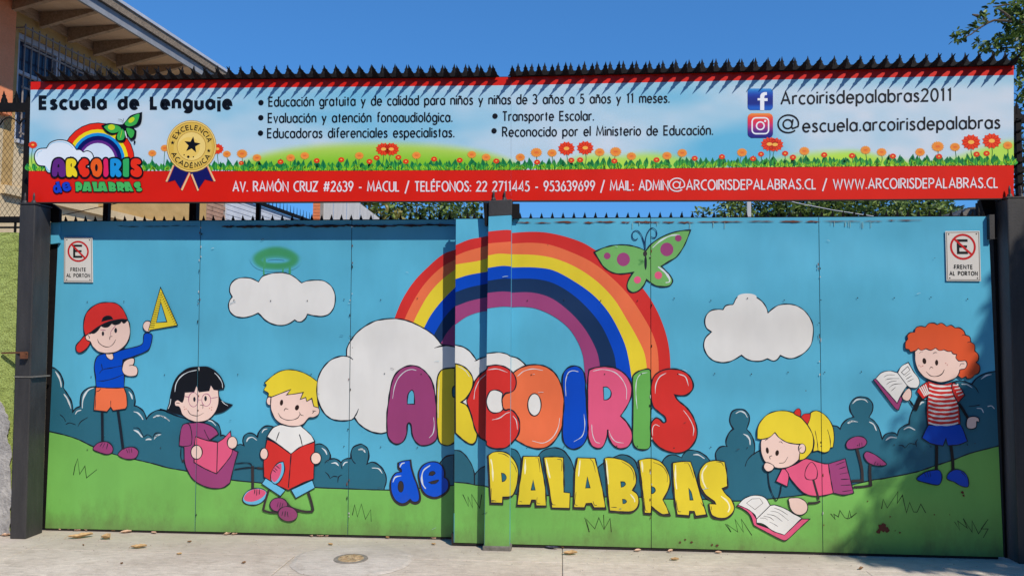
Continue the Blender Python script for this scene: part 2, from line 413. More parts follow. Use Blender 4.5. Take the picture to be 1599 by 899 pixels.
# the post finials
def finial(p, par, h=0.075):
    mb = MB(); mb.tube([p, p + Vector((0, 0, h * 0.25)), p + Vector((0, 0, h * 0.3)), p + Vector((0, 0, h * 0.7)), p + Vector((0, 0, h))], [0.02, 0.015, 0.008, 0.009, 0.003], post_paint, 8); mb.build('finial', par)
for px in (771, 788): finial(at(px, 312.5, YP + 0.03), gp)
# ---------------------------------------------------------------- side columns
def column(x0, x1, ztop, y0, y1, label, lean=0.0):
    t = empty('gate_column', ((x0 + x1) / 2, y0, 0), label=label, cat='post')
    mb = MB()
    v = [(x0 + lean, y0, 0), (x1 + lean, y0, 0), (x1 + lean, y1, 0), (x0 + lean, y1, 0), (x0, y0, ztop), (x1, y0, ztop), (x1, y1, ztop), (x0, y1, ztop)]
    mb.mesh(v, [(0, 3, 2, 1), (4, 5, 6, 7), (0, 1, 5, 4), (1, 2, 6, 5), (2, 3, 7, 6), (3, 0, 4, 7)], post_paint)
    mb.build('column_shaft', t, bevel=0.008)
    mb = MB(); mb.box((x0 - 0.006, y0 - 0.006, ztop + 0.001), (x1 + 0.006, y1 + 0.006, ztop + 0.012), post_paint); mb.build('cap_plate', t)
    for fx in (0.22, 0.8): finial(Vector((x0 + (x1 - x0) * fx, y0 + 0.02, ztop + 0.012)), t, 0.085)
    return t
cl = column(-4.375, -4.245, 2.655, -0.10, 0.10, 'dark grey steel column at the left end of the gate, with a weld ring and a rusty rod', 0.045)
mb = MB(); wz = at(45, 588, -0.1).z
mb.box((-4.35, -0.106, wz - 0.006), (-4.195, 0.104, wz + 0.004), rough_mat('weld_bead', (0.12, 0.11, 0.1), (0.2, 0.19, 0.17), 40, 0.6, 0.5, 0.004)); mb.build('weld_ring', cl)
mb = MB(); a = at(3, 551, -0.02); b = at(41, 550, -0.14); mb.bar(a, b, 0.014, 0.014, rust); mb.box((b.x - 0.05, b.y - 0.002, b.z - 0.05), (b.x - 0.005, b.y + 0.03, b.z + 0.004), rust); mb.build('locking_rod', cl)
cr = column(3.315, 3.455, 2.67, -0.10, 0.10, 'dark grey steel column at the right end of the gate, shaded at its foot', -0.0)
mb = MB(); plate(mb, [(1531, 312), (1564, 311), (1564, 372), (1548, 372)], 0.06, 0.05, black_iron); mb.build('hinge_plate', cr)
mb = MB(); plate(mb, [(1545, 335), (1553, 335), (1553.5, 373), (1546, 373)], -0.04, 0.04, post_paint); mb.build('hinge_box', cr)
mb = MB(); plate(mb, [(1551, 373), (1568, 373), (1580, 872), (1570, 872)], 0.05, 0.06, black_iron); mb.build('dark_gap_strip', cr)
mb = MB(); plate(mb, [(60, 318), (82, 318), (93, 327), (93, 345), (75, 345)][:4], 0.12, 0.03, black_iron); plate(mb, [(64, 324), (93, 328), (93, 347), (80, 347)], 0.115, 0.02, black_iron); mb.build('hinge_plate', cl)
mb = MB(); plate(mb, [(79, 347), (93, 347), (75, 826), (66, 826)], 0.172, 0.05, black_iron); mb.build('dark_gap_strip', cl)  # black strip stands in for the shade in the gap beside the leaf
# ================================================================ the mural
INK = paint(24, 30, 42); WHITE = paint(216, 215, 212); SKIN = paint(224, 194, 182); TEAL = paint(40, 98, 118); GREEN = paint(112, 174, 84)
RED = paint(198, 46, 42); ORANGE = paint(222, 108, 68); YEL = paint(218, 196, 50); BLUE = paint(0, 68, 182); NAVY = paint(18, 46, 84)
PURP = paint(146, 62, 112); PINK = paint(212, 86, 122); HAIRB = paint(18, 20, 26); LBLUE = paint(100, 178, 212); HILITE = paint(200, 208, 212)
CARROT = paint(206, 82, 44); CHAR = paint(52, 46, 48); BROWN = paint(40, 24, 20)
B1 = (100, 440, 6.42); B2 = (100, 580, 6.42); G1 = (240, 560, 6.42); G2 = (240, 660, 6.42); Y1 = (370, 560, 6.42); Y2 = (370, 680, 6.42)
C1 = (340, 380, 6.42); L0 = (70, 560, 6.42); K = (480, 480, 4.279); A1 = (590, 540, 4.995); A2 = (720, 540, 4.995); A3 = (900, 540, 4.995)
D1 = (590, 690, 6.42); D2 = (750, 690, 6.42); D3 = (950, 690, 6.42); BF = (910, 340, 6.42); C2 = (1080, 440, 6.419); P1 = (1120, 600, 6.419)
P2 = (1140, 710, 6.42); P3 = (1280, 600, 4.995); R1 = (1350, 490, 5.995); R2 = (1390, 620, 5.62)
def px(s, T): return ' '.join('%.1f,%.1f%s' % (x, y, '*' if c else '') for x, y, c in parse(s, T))
# ---- bushes, left to right, each lump group its own painted part
bush = [
 px("20,78 60,80 120,110 165,170 187,240 185,290* 215,335 255,400 278,470 280,530* 310,495 355,475* 355,420 370,350 420,300 500,278 650,270 800,280 860,300 895,360 905,420 898,470* 930,478 985,520 1010,570 1018,603* 1050,560 1110,520 1160,512 1240,530", L0)
 + ' ' + px("60,505 130,520 200,560 350,600 540,602* 600,620 650,660 670,720 672,768* 700,765 760,800 838,862* 870,855 905,868* 893,820 908,770 950,742 1000,750 1040,782* 1050,740 1090,690 1140,670 1195,680 1250,720", G1),
 px("600,250* 700,120* 780,90 830,80 880,100 920,150 937,200 932,233* 975,228 1010,240 1045,268* 1060,245 1100,228 1145,225* 1143,170 1165,115 1220,88", Y2) + ' 565,693 574,700 576,712 573,724* 580,721 588,723 597,731 602.5,742 603,752 600,762*']
hill = ' '.join(["60,668* 72,672 100,678.5 123,686 143.6,696 176,708 212,717 240,723.6 263,730 291,734.8 330,743 361.5,748.8 408,753.5 450,757 491.5,760.5 543,762.6 607,764.5 650,762 702,757.8 709.5,757*"])
hill_s = '709.6,752.3* 730,754 742.6,756.7 759,758.2*'; hill_p = '756,758.2* 775,763 801,769*'
hill_r = "796,769* 806,771 854,773 895,775 998,775.5 1037,778.5 1099,779 1149,781.7 1200,778.5 1255,772 1300,764 1362,749 1380,746.5 1432,736 1459,727 1490,717 1514,707.5 1561,695.3 1580,690*"
put('painted_bush', so_(bush[0] + ' 450,680* 450,800* 60,800* 60,570*', None, TEAL, 2), 0)
put('painted_bush', so_(bush[1] + ' 600,800* 460,800*', None, TEAL, 2), 2)
put('painted_bush', so_(px("615,222* 640,185 680,145 750,125 763,125*", D1) + ' 709.5,800* 680,800*', None, TEAL, 2), 4, only='L')
put('painted_bush', so_('709,702* ' + px("830,90 890,145 940,225 965,300 968,330*", D1) + ' 741,800* 709,800*', None, TEAL, 1.6) + so_(px("968,330* 990,300 1030,260 1080,238 1100,234*", D1) + ' 765,800* 741,800*', None, TEAL, 1.6), 5, only='R')
put('painted_bush', so_("752,690* 800,690* 800,800* 752,800*", None, paint(62, 118, 148), 0.1), 6, only='P')
rb = px("290,60* 350,75 390,120 407,180 405,240*", D2) + ' 814,760* 836,760* ' + px("570,150* 620,90 700,58 760,55 830,80 890,150 925,220 942,290*", D2) + ' 897,760* 925,760* ' + px("1185,245* 1240,205 1300,170", D2) + ' ' + px("55,150 120,125 180,130 240,160 275,200 290,260*", D3) + ' 1005,720* 1030,724* ' + px("540,200* 560,165 610,130 670,128 735,155* 745,130 790,85 850,80 920,100 980,140 1020,185*", D3) + ' 1109,800* 796,800*'
put('painted_bush', so_(rb, None, TEAL, 1.8), 4, only='R')
rb2 = px("1080,180* 1075,110 1110,55 1150,40 1190,42*", D3) + ' ' + px("88,600* 88,560 110,500 135,465 162,445* 130,390 125,340 150,270 210,245 270,255 315,300 322,360 295,447* 340,500 368,570 376,640 368,695* 395,675 440,655*", P1) + ' 1190,702 1240,700* 1290,668* ' + px("1155,412* 1190,415 1230,445* 1245,400 1290,355 1340,335", P1) + ' ' + px("100,320* 135,325 160,345* 175,310 215,270 265,252* 240,210 235,160 265,115 320,95 380,110 412,150 412,200 385,255* 430,290 465,350 487,425* 510,390 550,375 590,380 605,398* 620,350 660,320 695,308* 705,250 730,190 745,165*", P3)[0:0]
rb2 = px("1080,180* 1075,110 1110,55 1150,40 1190,42*", D3) + ' ' + px("88,600* 88,560 110,500 135,465 162,445* 130,390 125,340 150,270 210,245 270,255 315,300 322,360 295,447* 340,500 368,570 376,640 368,695* 395,675 440,655*", P1) + ' 1190,702 1240,700* 1290,668* ' + px("105,320* 135,325 160,347* 175,310 215,270 265,252* 240,210 235,160 265,115 320,95 380,110 412,150 412,200 385,255* 430,290 465,350 487,427* 510,390 550,375 590,380 605,398* 620,350 660,320 697,308* 705,250 730,190 760,150 800,120*", P3) + ' 1449,625* 1495,625* ' + px("830,640* 880,625 950,635 1002,657* 1050,600 1120,560 1199,540", R1) + ' 1575,576* 1575,800* 1105,800*'
put('painted_bush', so_(rb2, None, TEAL, 1.9), 6, only='R')
# bush highlights and folds
hl = []
for s in ("105,125 140,180 160,240 165,285", "190,350 225,400 250,460 262,500", "375,495 380,420 400,360 440,310 490,290", "305,555 325,525 365,512", "840,325 865,360 878,405",
          "890,528 930,540 965,575 985,610", "1085,588 1140,568 1200,585 1250,620", "890,712 930,730 965,770 980,785", "1010,812 1040,803 1070,808", "1095,805 1120,770 1165,755"): hl.append(st(s, L0, 2.4, HILITE, taper=0.8))
for s in ("0,585 50,570 110,585 160,625", "5,800 25,770 75,755", "520,615 580,625 625,670", "930,830 950,795 990,785 1035,815", "1085,740 1105,710 1140,700"): hl.append(st(s, G1, 2.0, HILITE, taper=0.8))
for s in ("850,120 885,150 903,190", "945,275 990,272 1020,300", "1062,300 1080,270 1110,262", "1215,140 1250,132 1284,150"): hl.append(st(s, Y2, 2.0, HILITE, taper=0.8))
for s in ("640,8 665,5 682,25", "722,120 765,125 788,155"): hl.append(st(s, (400, 700, 3.9975), 2.0, HILITE, taper=0.8))
for s in ("150,555 190,590 208,628", "210,655 250,640 310,660", "330,680 360,630 430,585", "885,690 940,695 990,780", "990,785 1030,758 1075,785", "1080,790 1110,745 1170,740"): hl.append(st(s, L0, 1.4, INK, taper=0.7))
for s in ("885,362 915,390 935,430", "935,425 970,405 1010,410", "1055,390 1020,410 1010,470", "1040,265 1045,300 1055,330", "880,280 895,255 930,235", "1150,225 1165,255 1190,280"): hl.append(st(s, Y2, 1.3, INK, taper=0.7))
for h_ in hl: put('painted_bush_stroke', [h_], 20, only='L')
hl = []
for s in ("185,290 230,268 275,285 303,330", "262,495 300,515 325,555 330,605", "1310,390 1348,368 1370,372"): hl.append(st(s, P1, 2.2, HILITE, taper=0.8))
for s in ("255,150 290,118 350,118 375,140", "215,300 250,285 298,292", "385,290 420,310 443,360", "515,435 550,412 600,415", "655,350 695,332 745,355", "778,160 795,140 815,138"): hl.append(st(s, P3, 2.0, HILITE, taper=0.8))
for s in ("905,655 960,660 1010,690", "1090,610 1140,575 1190,565"): hl.append(st(s, R1, 1.8, HILITE, taper=0.8))
hl.append(st("850,125 900,125 965,165", D3, 2.4, HILITE, taper=0.8)); hl.append(st("760,95 800,100 820,135", R2, 1.5, HILITE)); hl.append(st("855,80 890,75 915,100", R2, 1.5, HILITE))
for s in ("280,820 300,760 350,705 410,665",): hl.append(st(s, P1, 1.5, INK, taper=0.7))
for s in ("615,475 645,475 665,495", "668,493 700,460 745,465", "765,425 750,450 755,485"): hl.append(st(s, P3, 1.3, INK, taper=0.7))
for s in ("690,80 740,75 790,65", "1000,655 1040,690 1070,740"): hl.append(st(s, R2 if s[0] == '6' else R1, 1.4, INK, taper=0.7))
for h_ in hl: put('painted_bush_stroke', [h_], 20, only='R')
# ---- the hill
def hillput(s, own, T=None, end=''):
    q = smooth(parse(s), False)
    for n in [1]:
        put('painted_hill', [(tris([(a[0], a[1]) for a in q] + [(q[-1][0], 900), (q[0][0], 900)]), GREEN), (ribbon(q, 1.9), INK)], 12, only=own)
hillput(hill, 'L'); hillput(hill_s + ' ', 'R') if False else None
q1 = smooth(parse(hill_s), False); q2 = smooth(parse(hill_r), False)
put('painted_hill', [(tris(q1 + [(q1[-1][0], 900), (q1[0][0], 900)]), GREEN), (ribbon(q1, 1.8), INK)], 12, only='R')
put('painted_hill', [(tris(q2 + [(q2[-1][0], 900), (q2[0][0], 900)]), GREEN), (ribbon(q2, 1.9), INK)], 12, only='R')
hillput(hill_p, 'P')
# ---- grass tufts
tuft = lambda s, T: (ribbon([(a, b) for a, b, c in parse(s, T)], 1.2), paint(36, 62, 30))
T7 = (0, 700, 3.9975); T7b = (400, 700, 3.9975); T7c = (800, 700, 3.9975); T7d = (1199, 700, 3.9975)
for s, T in (("458,165 468,110 485,62 497,160 530,108 540,182 605,130", T7), ("600,415 615,350 632,425 657,345 682,440 715,380 718,455", T7b), ("1290,285 1325,360 1322,300 1350,368 1345,285 1395,370 1408,285", T7b),
             ("452,430 480,520 462,440 515,500 540,430 572,505 570,412 575,500 610,435 618,520", T7c), ("1330,470 1365,520 1340,472 1408,520 1390,440 1442,520 1430,440 1495,540", T7c),
             ("392,405 420,440 412,408 440,425 450,385 480,430 500,437 510,385 520,430 555,400 505,437", T7d), ("710,375 720,315 745,370 812,268 808,340 840,290 865,400 885,335 910,395 932,395 955,345 985,400", T7d),
             ("1165,455 1200,510 1185,450 1245,495 1220,435 1275,520 1275,450 1315,530 1375,440 1330,500 1375,500 1345,555", T7d)):
    put('painted_grass_tuft', [tuft(s, T)], 22)
# ---- rainbow
def band_zone(T_edges, own, lvl, cols):
    sh = []
    for i, c in enumerate(cols):
        a = smooth([(x, y, False) for x, y in T_edges[i]], False); b = smooth([(x, y, False) for x, y in T_edges[i + 1]], False)
        sh.append((tris(a + b[::-1]), c))
    put('painted_rainbow', sh, lvl, only=own)
RC = [RED, ORANGE, YEL, BLUE, NAVY, PURP]
band_zone([[(610, 515), (616.4, 496), (628, 468), (646, 440), (667, 418), (692, 397), (713, 389)], [(628, 512), (631.7, 498.4), (646, 469), (664, 442), (688.5, 418), (713, 404)],
           [(642, 515), (645.5, 503.5), (654, 485.6), (669, 460), (688.5, 438), (713, 419)], [(656, 522), (662.4, 511), (672, 493), (687, 473), (713, 446)],
           [(674, 530), (679, 520), (688.5, 503.5), (700, 488), (713, 475)], [(682, 545), (688.5, 535.5), (698, 519), (713, 502)], [(704, 552), (709, 541), (713, 536)]], 'L', 14, RC)
def clipband(own, lv, E):
    band_zone(E, own, lv, RC)
clipband('R', 14, [[(705, 385), (713, 382), (733, 374), (749, 371), (764, 368)], [(705, 402), (713, 398.6), (731, 391.5), (764, 383)], [(705, 416), (713, 412.7), (745, 407.6), (764, 402.5)],
                   [(705, 438), (713, 435), (733, 429), (764, 423.7)], [(705, 459), (713, 455.4), (733, 448.5), (764, 442)], [(705, 480), (713, 477.4), (733, 470), (764, 463)], [(705, 511), (713, 505), (728, 494.6), (746, 487.7), (764, 485)]])
clipband('P', 14, [[(756, 363), (763.5, 361.5), (789.6, 359), (800, 359.7)], [(756, 382), (763.5, 380), (800, 377)], [(756, 400.5), (763.5, 398.6), (779, 396), (800, 397)], [(756, 419.5), (763.5, 418), (784.5, 415), (800, 416)],
                   [(756, 439.5), (763.5, 438), (784.5, 435), (800, 435)], [(756, 459), (763.5, 457), (784.5, 455), (800, 456)], [(756, 483), (763, 481), (784.5, 478.5), (800, 479)]])
clipband('R', 22, [[(796, 364), (826, 362), (852, 363), (881, 369), (910, 379), (930, 390.6), (952, 403), (973, 418), (992, 436), (1008, 455.6), (1019, 472), (1031, 496), (1041, 525), (1046, 554), (1047, 600)],
                   [(796, 380.5), (829, 379), (858, 382), (895, 395), (927, 411), (956, 434), (982, 461), (1002, 490), (1018, 519), (1027, 548), (1029, 600)],
                   [(796, 397), (835, 398), (866.5, 403.6), (901, 418), (933, 440), (959, 467), (979, 499), (994, 525), (1007, 554), (1012, 600)],
                   [(796, 417.5), (835, 417.5), (864, 422), (898, 440), (927, 461), (950, 487), (968, 519), (979, 548), (988, 600)],
                   [(796, 435.4), (835, 435.4), (864, 442), (892.5, 458.5), (918.5, 482), (939, 508), (953, 536.6), (960.5, 560), (964, 600)],
                   [(796, 457), (829, 456.5), (858, 464), (884, 481.7), (907, 505), (924, 531), (934.4, 557), (939, 600)],
                   [(796, 479.6), (817, 478.8), (837.6, 481.7), (863.6, 493), (886.7, 510.6), (901, 531), (910, 554), (912.7, 575.6), (916, 600)]])
# ---- clouds
put('painted_cloud', so_(px("262,322* 265,270 300,205 350,150 440,95 520,77 600,75 680,92 780,140 850,190 893,243*", K) + ' 692,538.5* 700,539 712,542* 712,640* 640,640* 606,660* ' + px("530,832* 490,840 420,825 350,780 315,735* 290,750 220,755 160,742 110,700 72,620 62,540 75,460 110,395 160,348 220,325 262,325*", K), None, WHITE, 1.9)
    + [st("312,735 330,705 342,675", K, 1.9), st("262,324 285,332 305,348", K, 1.9), st("848,270 890,258 940,255 985,265 1000,270", K, 1.9)], 30, only='L')
put('painted_cloud', so_('709,536* ' + px("605,-8 660,5 710,35 745,75 770,112* 790,100 850,80", A1) + ' 768,550* 768,660* 709,660*', None, WHITE, 1.7) + [st("755,118 768,110", A1, 1.6)], 30, only='R')
put('painted_cloud', so_("750,554* 761,551.6 778,550 790,552 797,555.6 806,560* 806,650* 750,650*", None, WHITE, 1.7), 30, only='P')
put('painted_cloud', so_("790,552* " + px("385,78 440,95 480,125 505,150*", A2) + ' 828,590* 800,640* 790,620*', None, WHITE, 1.7), 32, only='R')
put('painted_cloud', so_("408,385* 450,330 520,305 610,293 690,300 760,330 840,395* 900,375 980,368 1060,375 1130,420 1170,490 1178,570 1160,650 1110,710 1040,730 960,722 900,708* 880,750 840,782 800,782 772,765* 720,800 650,820 560,810 480,770 430,720 405,697* 340,725 260,742 180,730 125,685 108,620 120,570 145,535* 120,480 130,410 180,360 260,343 340,352", C1, WHITE, 1.5), 30)
put('painted_cloud', so_("200,500* 150,460 132,395 150,330 200,285 270,275 315,278* 340,240 385,228 415,225 450,160 510,128 580,125 650,155 710,200 750,260 765,310* 810,270 870,235 950,222 1040,235 1120,280 1180,350 1215,430 1218,530 1195,630 1140,700 1050,755 970,765 890,735* 860,775 820,790 760,768* 700,790 630,792 560,775 500,733* 440,770 370,800 290,805 210,780 150,720 122,640 140,560", C2, WHITE, 1.5)
    + [(tris(ell(1166.5, 463.5, 15, 5.5)), WHITE)], 30)
# spray-paint halo with soft edge, over the left cloud
spray_mat = colour_attr_mat('spray_paint', True)
def ring_attr(name, cx, cy, rings, cols, level, par, y, mat):
    vs = []; cs = []; fs = []; n = 40
    for (rx, ry, dy), c in zip(rings, cols):
        for i in range(n):
            a = 2 * math.pi * i / n; vs.append(at(cx + rx * math.cos(a), cy + dy + ry * math.sin(a) * (1.05 + 0.05 * math.sin(3 * a)), y - BASE - level * STEP)); cs.append(c)
    for k in range(len(rings) - 1):
        for i in range(n): fs.append((k * n + i, k * n + (i + 1) % n, (k + 1) * n + (i + 1) % n, (k + 1) * n + i))
    me = bpy.data.meshes.new(name); me.from_pydata([tuple(v) for v in vs], [], fs); me.materials.append(mat)
    ca = me.color_attributes.new('print', 'FLOAT_COLOR', 'POINT')
    for i, c in enumerate(cs): ca.data[i].color = c
    return link(name, me, par)
SKYC = rgb(84, 168, 198); GR = rgb(60, 142, 94); gm_ = lambda t: tuple(SKYC[q] + (GR[q] - SKYC[q]) * t for q in range(4))
ring_attr('spray_painted_halo', 431, 404, [(41, 20.5, 0), (38, 18.6, 0), (35, 16.6, 0), (32, 14.4, 0), (27, 10, .5), (24, 7.0, 1.5), (20.5, 4.6, 2.4), (17, 2.8, 2.8), (13, 1.6, 3)], [gm_(t) for t in (0, .2, .65, .95, 1, .95, .7, .25, 0)], 26, gl, YL, spray_mat)
SPG = paint(66, 148, 100)
for s_, w_ in (("460,235 462,290 466,320", 2.4), ("655,250 652,285 650,300", 3), ("722,230 722,280 722,312", 3.6), ("470,140 470,190 470,250", 3)): put('spray_drip', [st(s_, C1, w_, SPG, taper=0.3)], 27)
# ---- lettering
LETTERS = {
 'A1': ("265,152 330,168 385,215 420,270 440,340 455,450 462,560 465,680 455,730 410,765 340,775 295,745 268,690 258,615 243,598 230,615 226,680 200,740 150,765 105,745 78,700 70,620 72,520 85,420 100,320 130,230 190,172", A1, ["265,343 240,368 231,410 230,452* 285,452* 285,400 278,358"]),
 'R1': ("603,170* 560,172 500,185 470,230 460,300 458,500 463,650 475,735 500,765 550,775 603,748*", A1, []),
 'R2': ("604,137* 660,155 710,195 740,250 742,310 715,370 685,410 650,437* 690,460 730,520 765,600 775,680 765,740 740,765 700,755 640,710 604,675*", A1, []),
 'C': ("45,430 60,385 90,320 110,270 150,220 200,180 205,158* 270,148 330,158 385,190 420,235 430,290 415,340 385,360 345,370 318,420 325,478 345,500 375,493 410,510 445,560 458,620 445,690 400,750 350,790 290,800 230,790 198,768 195,742 150,715 110,650 80,540", A2, []),
 'O': ("318,420 330,330 380,240 430,190 500,155 580,145 660,160 730,210 775,290 800,390 805,500 790,620 750,710 690,775 610,800 530,785 460,750 420,720 380,600 330,500", A2, []),
 'I1': ("885,155 930,170 962,220 972,350 980,500 990,620 985,700 950,770 885,803 830,785 795,730 792,600 803,430 790,300 795,220 830,172", A2, []),
 'R3': ("100,185* 150,168 230,160 310,175 380,220 425,290 430,380 400,460 345,545* 390,590 430,660 435,730 400,785 340,800 290,775 255,720 245,650* 235,720 205,785 165,798 120,775 95,720 90,600 88,400 90,260", A3, ["210,320* 240,320 268,350 268,390 245,415 215,420*"]),
 'I2': ("440,240 470,205 520,185 570,182 580,230 582,400 580,600 578,770 560,800 510,808 460,790 440,740 440,600 442,400", A3, []),
 'S': ("585,300 610,230 670,190 740,178 820,190 880,230 910,290 905,340 860,380 800,385 765,378* 790,420 860,480 910,550 940,640 935,720 890,790 820,830 730,825 650,790 595,730 578,660 585,600 620,560 650,570 680,597 700,585 690,550 640,510 600,470 583,400", A3, [])}
def letter(key, col, w=2.1, hls=(), lvl=40, only=None, cmat=None, T2=None, owner=None, line=None, name='painted_letter'):
    s, T, holes = LETTERS[key]; sh = so_(s, T, col, w, line)
    if T2: sh = [([[(T2(p)) for p in t] for t in tr], m) for tr, m in sh]
    for h in holes:
        q = so_(h, T, cmat or gate_blue, w * 0.7, line)
        if T2: q = [([[(T2(p)) for p in t] for t in tr], m) for tr, m in q]
        sh += q
    for h, TT in hls: sh.append(st(h, TT, 1.2, HILITE, taper=0.7))
    return put(name, sh, lvl, only=only, owner=owner)
letter('A1', PURP, hls=[("115,410 130,320 160,250 210,200 260,182 300,190", A1), ("435,555 440,620 430,680 400,715", A1)])
letter('R1', YEL, hls=[("470,560 472,400 480,260", A1)], lvl=44, only='L'); put('painted_letter', so_("606,310* 588,318 580,350 582,385 588,398 606,398*", A1, TEAL, 1.5), 50, only='L')
letter('R2', YEL, hls=[("625,155 680,190 715,240", A1)], lvl=44, only='R')
letter('O', ORANGE, hls=[("440,235 490,195 560,178 640,190", A2), ("770,560 755,640 710,715 640,755 555,738", A2)], lvl=50)
put('painted_letter_counter', fe(572, 457, 52, 87, A2, WHITE, 1.7), 58)
letter('C', RED, hls=[("210,185 280,178 362,205", A2), ("100,415 110,340 145,265 195,220", A2), ("240,575 300,560 350,525 380,515", A2), ("405,545 430,580 440,650", A2)], lvl=60)
put('painted_letter_counter', so_("203,400 225,355 260,342 300,350 325,368* 318,420 328,495* 300,515 250,520 215,495 200,450", A2, WHITE, 1.7), 68)
letter('I1', BLUE, hls=[("818,390 815,280 835,210 870,192 915,200", A2), ("958,530 965,620 945,700 880,745", A2)], lvl=60)
letter('R3', PINK, hls=[("130,195 200,182 290,200 350,250 390,330 390,415", A3), ("120,610 125,680 150,745 185,757", A3), ("255,660 275,710 310,745 370,755", A3)], lvl=60)
letter('I2', paint(96, 164, 78), hls=[("475,490 465,380 470,270 500,220 555,205", A3)], lvl=68)
letter('S', RED, hls=[("615,370 620,300 650,240 700,210", A3), ("790,215 850,240 875,310", A3), ("835,500 880,560 915,640 910,700", A3), ("595,700 595,640 615,612 650,625", A3)], lvl=76)
DE = {'d': "210,205* 250,190 320,180* 330,250 360,350 390,430 415,530 410,580 380,598 345,590 325,570* 280,605 230,610 180,580 145,520 130,440 140,370 180,310 240,297* 235,270 212,250",
      'e': "420,380 415,300 450,235 520,200 590,200 640,235 665,300 662,350* 690,370 708,410 700,470 650,520 580,548 510,535 455,490",
      'd0': [(230, 445, 28, 55)], 'e0': ["510,330* 525,298 560,290 575,310 548,333*", "510,402* 560,385 610,378 580,412 540,417*"]}
dd = smooth(parse(DE['d'], D1), True); ee = smooth(parse(DE['e'], D1), True)
off = lambda q, a, b: [(x + a, y + b) for x, y in q]
def de_shapes(blue, back, hil=True):
    sh = [(tris(off(dd, 0.2, 2)), back), (ribbon(off(dd, 0.2, 1.6), 5.2, True), back), (tris(off(ee, 0, 1.2)), back), (ribbon(off(ee, 0, 1.2), 4.6, True), back)]
    sh += [(tris(dd), blue), (ribbon(dd, 1.2, True), INK)] + fe(230, 445, 28, 55, D1, back, 1) + [(tris(ee), blue), (ribbon(ee, 1.2, True), INK)]
    for s in DE['e0']: sh += so_(s, D1, back, 1)
    if hil: sh += [st("150,400 175,350 235,335", D1, 1.6, HILITE), st("220,250 240,215 270,205", D1, 1.6, HILITE), st("525,230 460,280 440,350 450,420 480,465", D1, 2.4, HILITE)]
    return sh
put('painted_letter', de_shapes(paint(0, 78, 200), CHAR), 40, only='L')
PAL = [("80,130* 130,100 200,92 270,110 330,165 370,240 380,320 365,430 330,520 290,545 225,548* 222,610* 105,605* 98,500 90,300", D2, ["212,308* 240,315 262,350 245,385 220,395*"]),
       ("430,140* 595,142* 625,300 650,450 660,635* 560,635* 553,578* 515,578* 500,628* 370,628* 390,450 415,280", D2, ["530,375* 550,478* 510,478*"]),
       ("638,150* 730,145 832,152* 835,300 838,500* 900,508* 895,660* 718,655* 690,450 655,270", D2, []),
       ("975,155* 1150,160* 1190,320 1230,500 1255,655* 1140,655* 1115,610* 1060,612* 1045,655* 938,652* 945,450 950,300", D2, ["1073,345* 1100,455* 1055,458*"]),
       ("-38,160* 0,152 100,165 180,195 245,250 275,330 275,410 240,480* 285,515 305,580 290,650 240,690 150,695 15,685* 0,560 -20,300", D3, ["125,395* 160,398 172,420 150,445 128,450*", "142,570* 170,575 182,595 165,612 145,615*"]),
       ("305,180* 380,162 450,165 530,200 590,280 618,390 600,470 545,575* 575,630 612,718* 540,720 480,680 432,640* 428,712* 362,708* 345,500 325,330", D3, ["430,440* 460,455 470,485 450,510 432,515*"]),
       ("645,205* 740,192 825,195* 860,300 910,480 985,725* 875,740* 862,690* 815,690* 810,735* 690,725* 665,550 650,350", D3, ["805,460* 830,500 850,578* 818,578*"]),
       ("910,340 925,270 975,210 1060,182 1165,195* 1185,300 1195,440* 1140,462* 1170,510 1230,570 1262,650 1240,710 1180,755 1110,758 1045,735 1020,680 1010,615* 1075,618* 1060,590 980,530 925,440", D3, [])]
PHL = [[("105,170 120,240 128,390", D2, 1), ("110,460 108,580", D2, 0), ("110,580 160,588", D2, 0), ("180,110 240,120 285,150", D2, 0), ("310,190 345,240 365,300", D2, 0)],
       [("452,170 448,320", D2, 1), ("552,155 580,158 600,300", D2, 0), ("390,590 420,596", D2, 0), ("570,550 568,605 600,615", D2, 0)],
       [("660,170 680,280 700,360", D2, 1), ("770,168 815,180 815,290", D2, 0), ("690,500 722,620 755,627", D2, 0)],
       [("1000,180 985,340", D2, 1), ("1100,165 1130,200 1155,300", D2, 0), ("960,500 948,620 975,632", D2, 0), ("1130,590 1145,628 1170,630", D2, 0)],
       [("-20,180 0,420", D3, 1), ("130,190 220,250 255,320 255,380", D3, 0), ("25,650 85,652", D3, 0), ("220,520 260,570 265,600", D3, 1)],
       [("335,190 345,300", D3, 1), ("450,200 540,240 590,320 590,400", D3, 0), ("360,560 372,680 395,690", D3, 0)],
       [("675,225 672,350 685,470", D3, 1), ("760,207 800,210 860,360", D3, 0), ("680,580 700,690 730,695", D3, 0), ("925,600 960,650", D3, 0)],
       [("990,230 945,300 945,380 980,460", D3, 1), ("1080,195 1135,205 1155,240", D3, 0), ("1130,540 1190,590 1215,650 1200,700", D3, 1), ("1030,640 1035,680", D3, 0)]]
for i, (s, T, holes) in enumerate(PAL):
    q = smooth(parse(s, T), True); sh = [(ribbon(off(q, -0.3, 1.6), 3.2, True), CHAR), (tris(q), YEL), (ribbon(q, 1.5, True), INK)]
    for h in holes: sh += so_(h, T, TEAL, 1.1)
    for h, TT, w in PHL[i]: sh.append(st(h, TT, 2.4 if w else 0.9, paint(236, 230, 190) if w else CHAR, taper=0.6))
    put('painted_letter', sh, 90 + (i % 2) * 12)
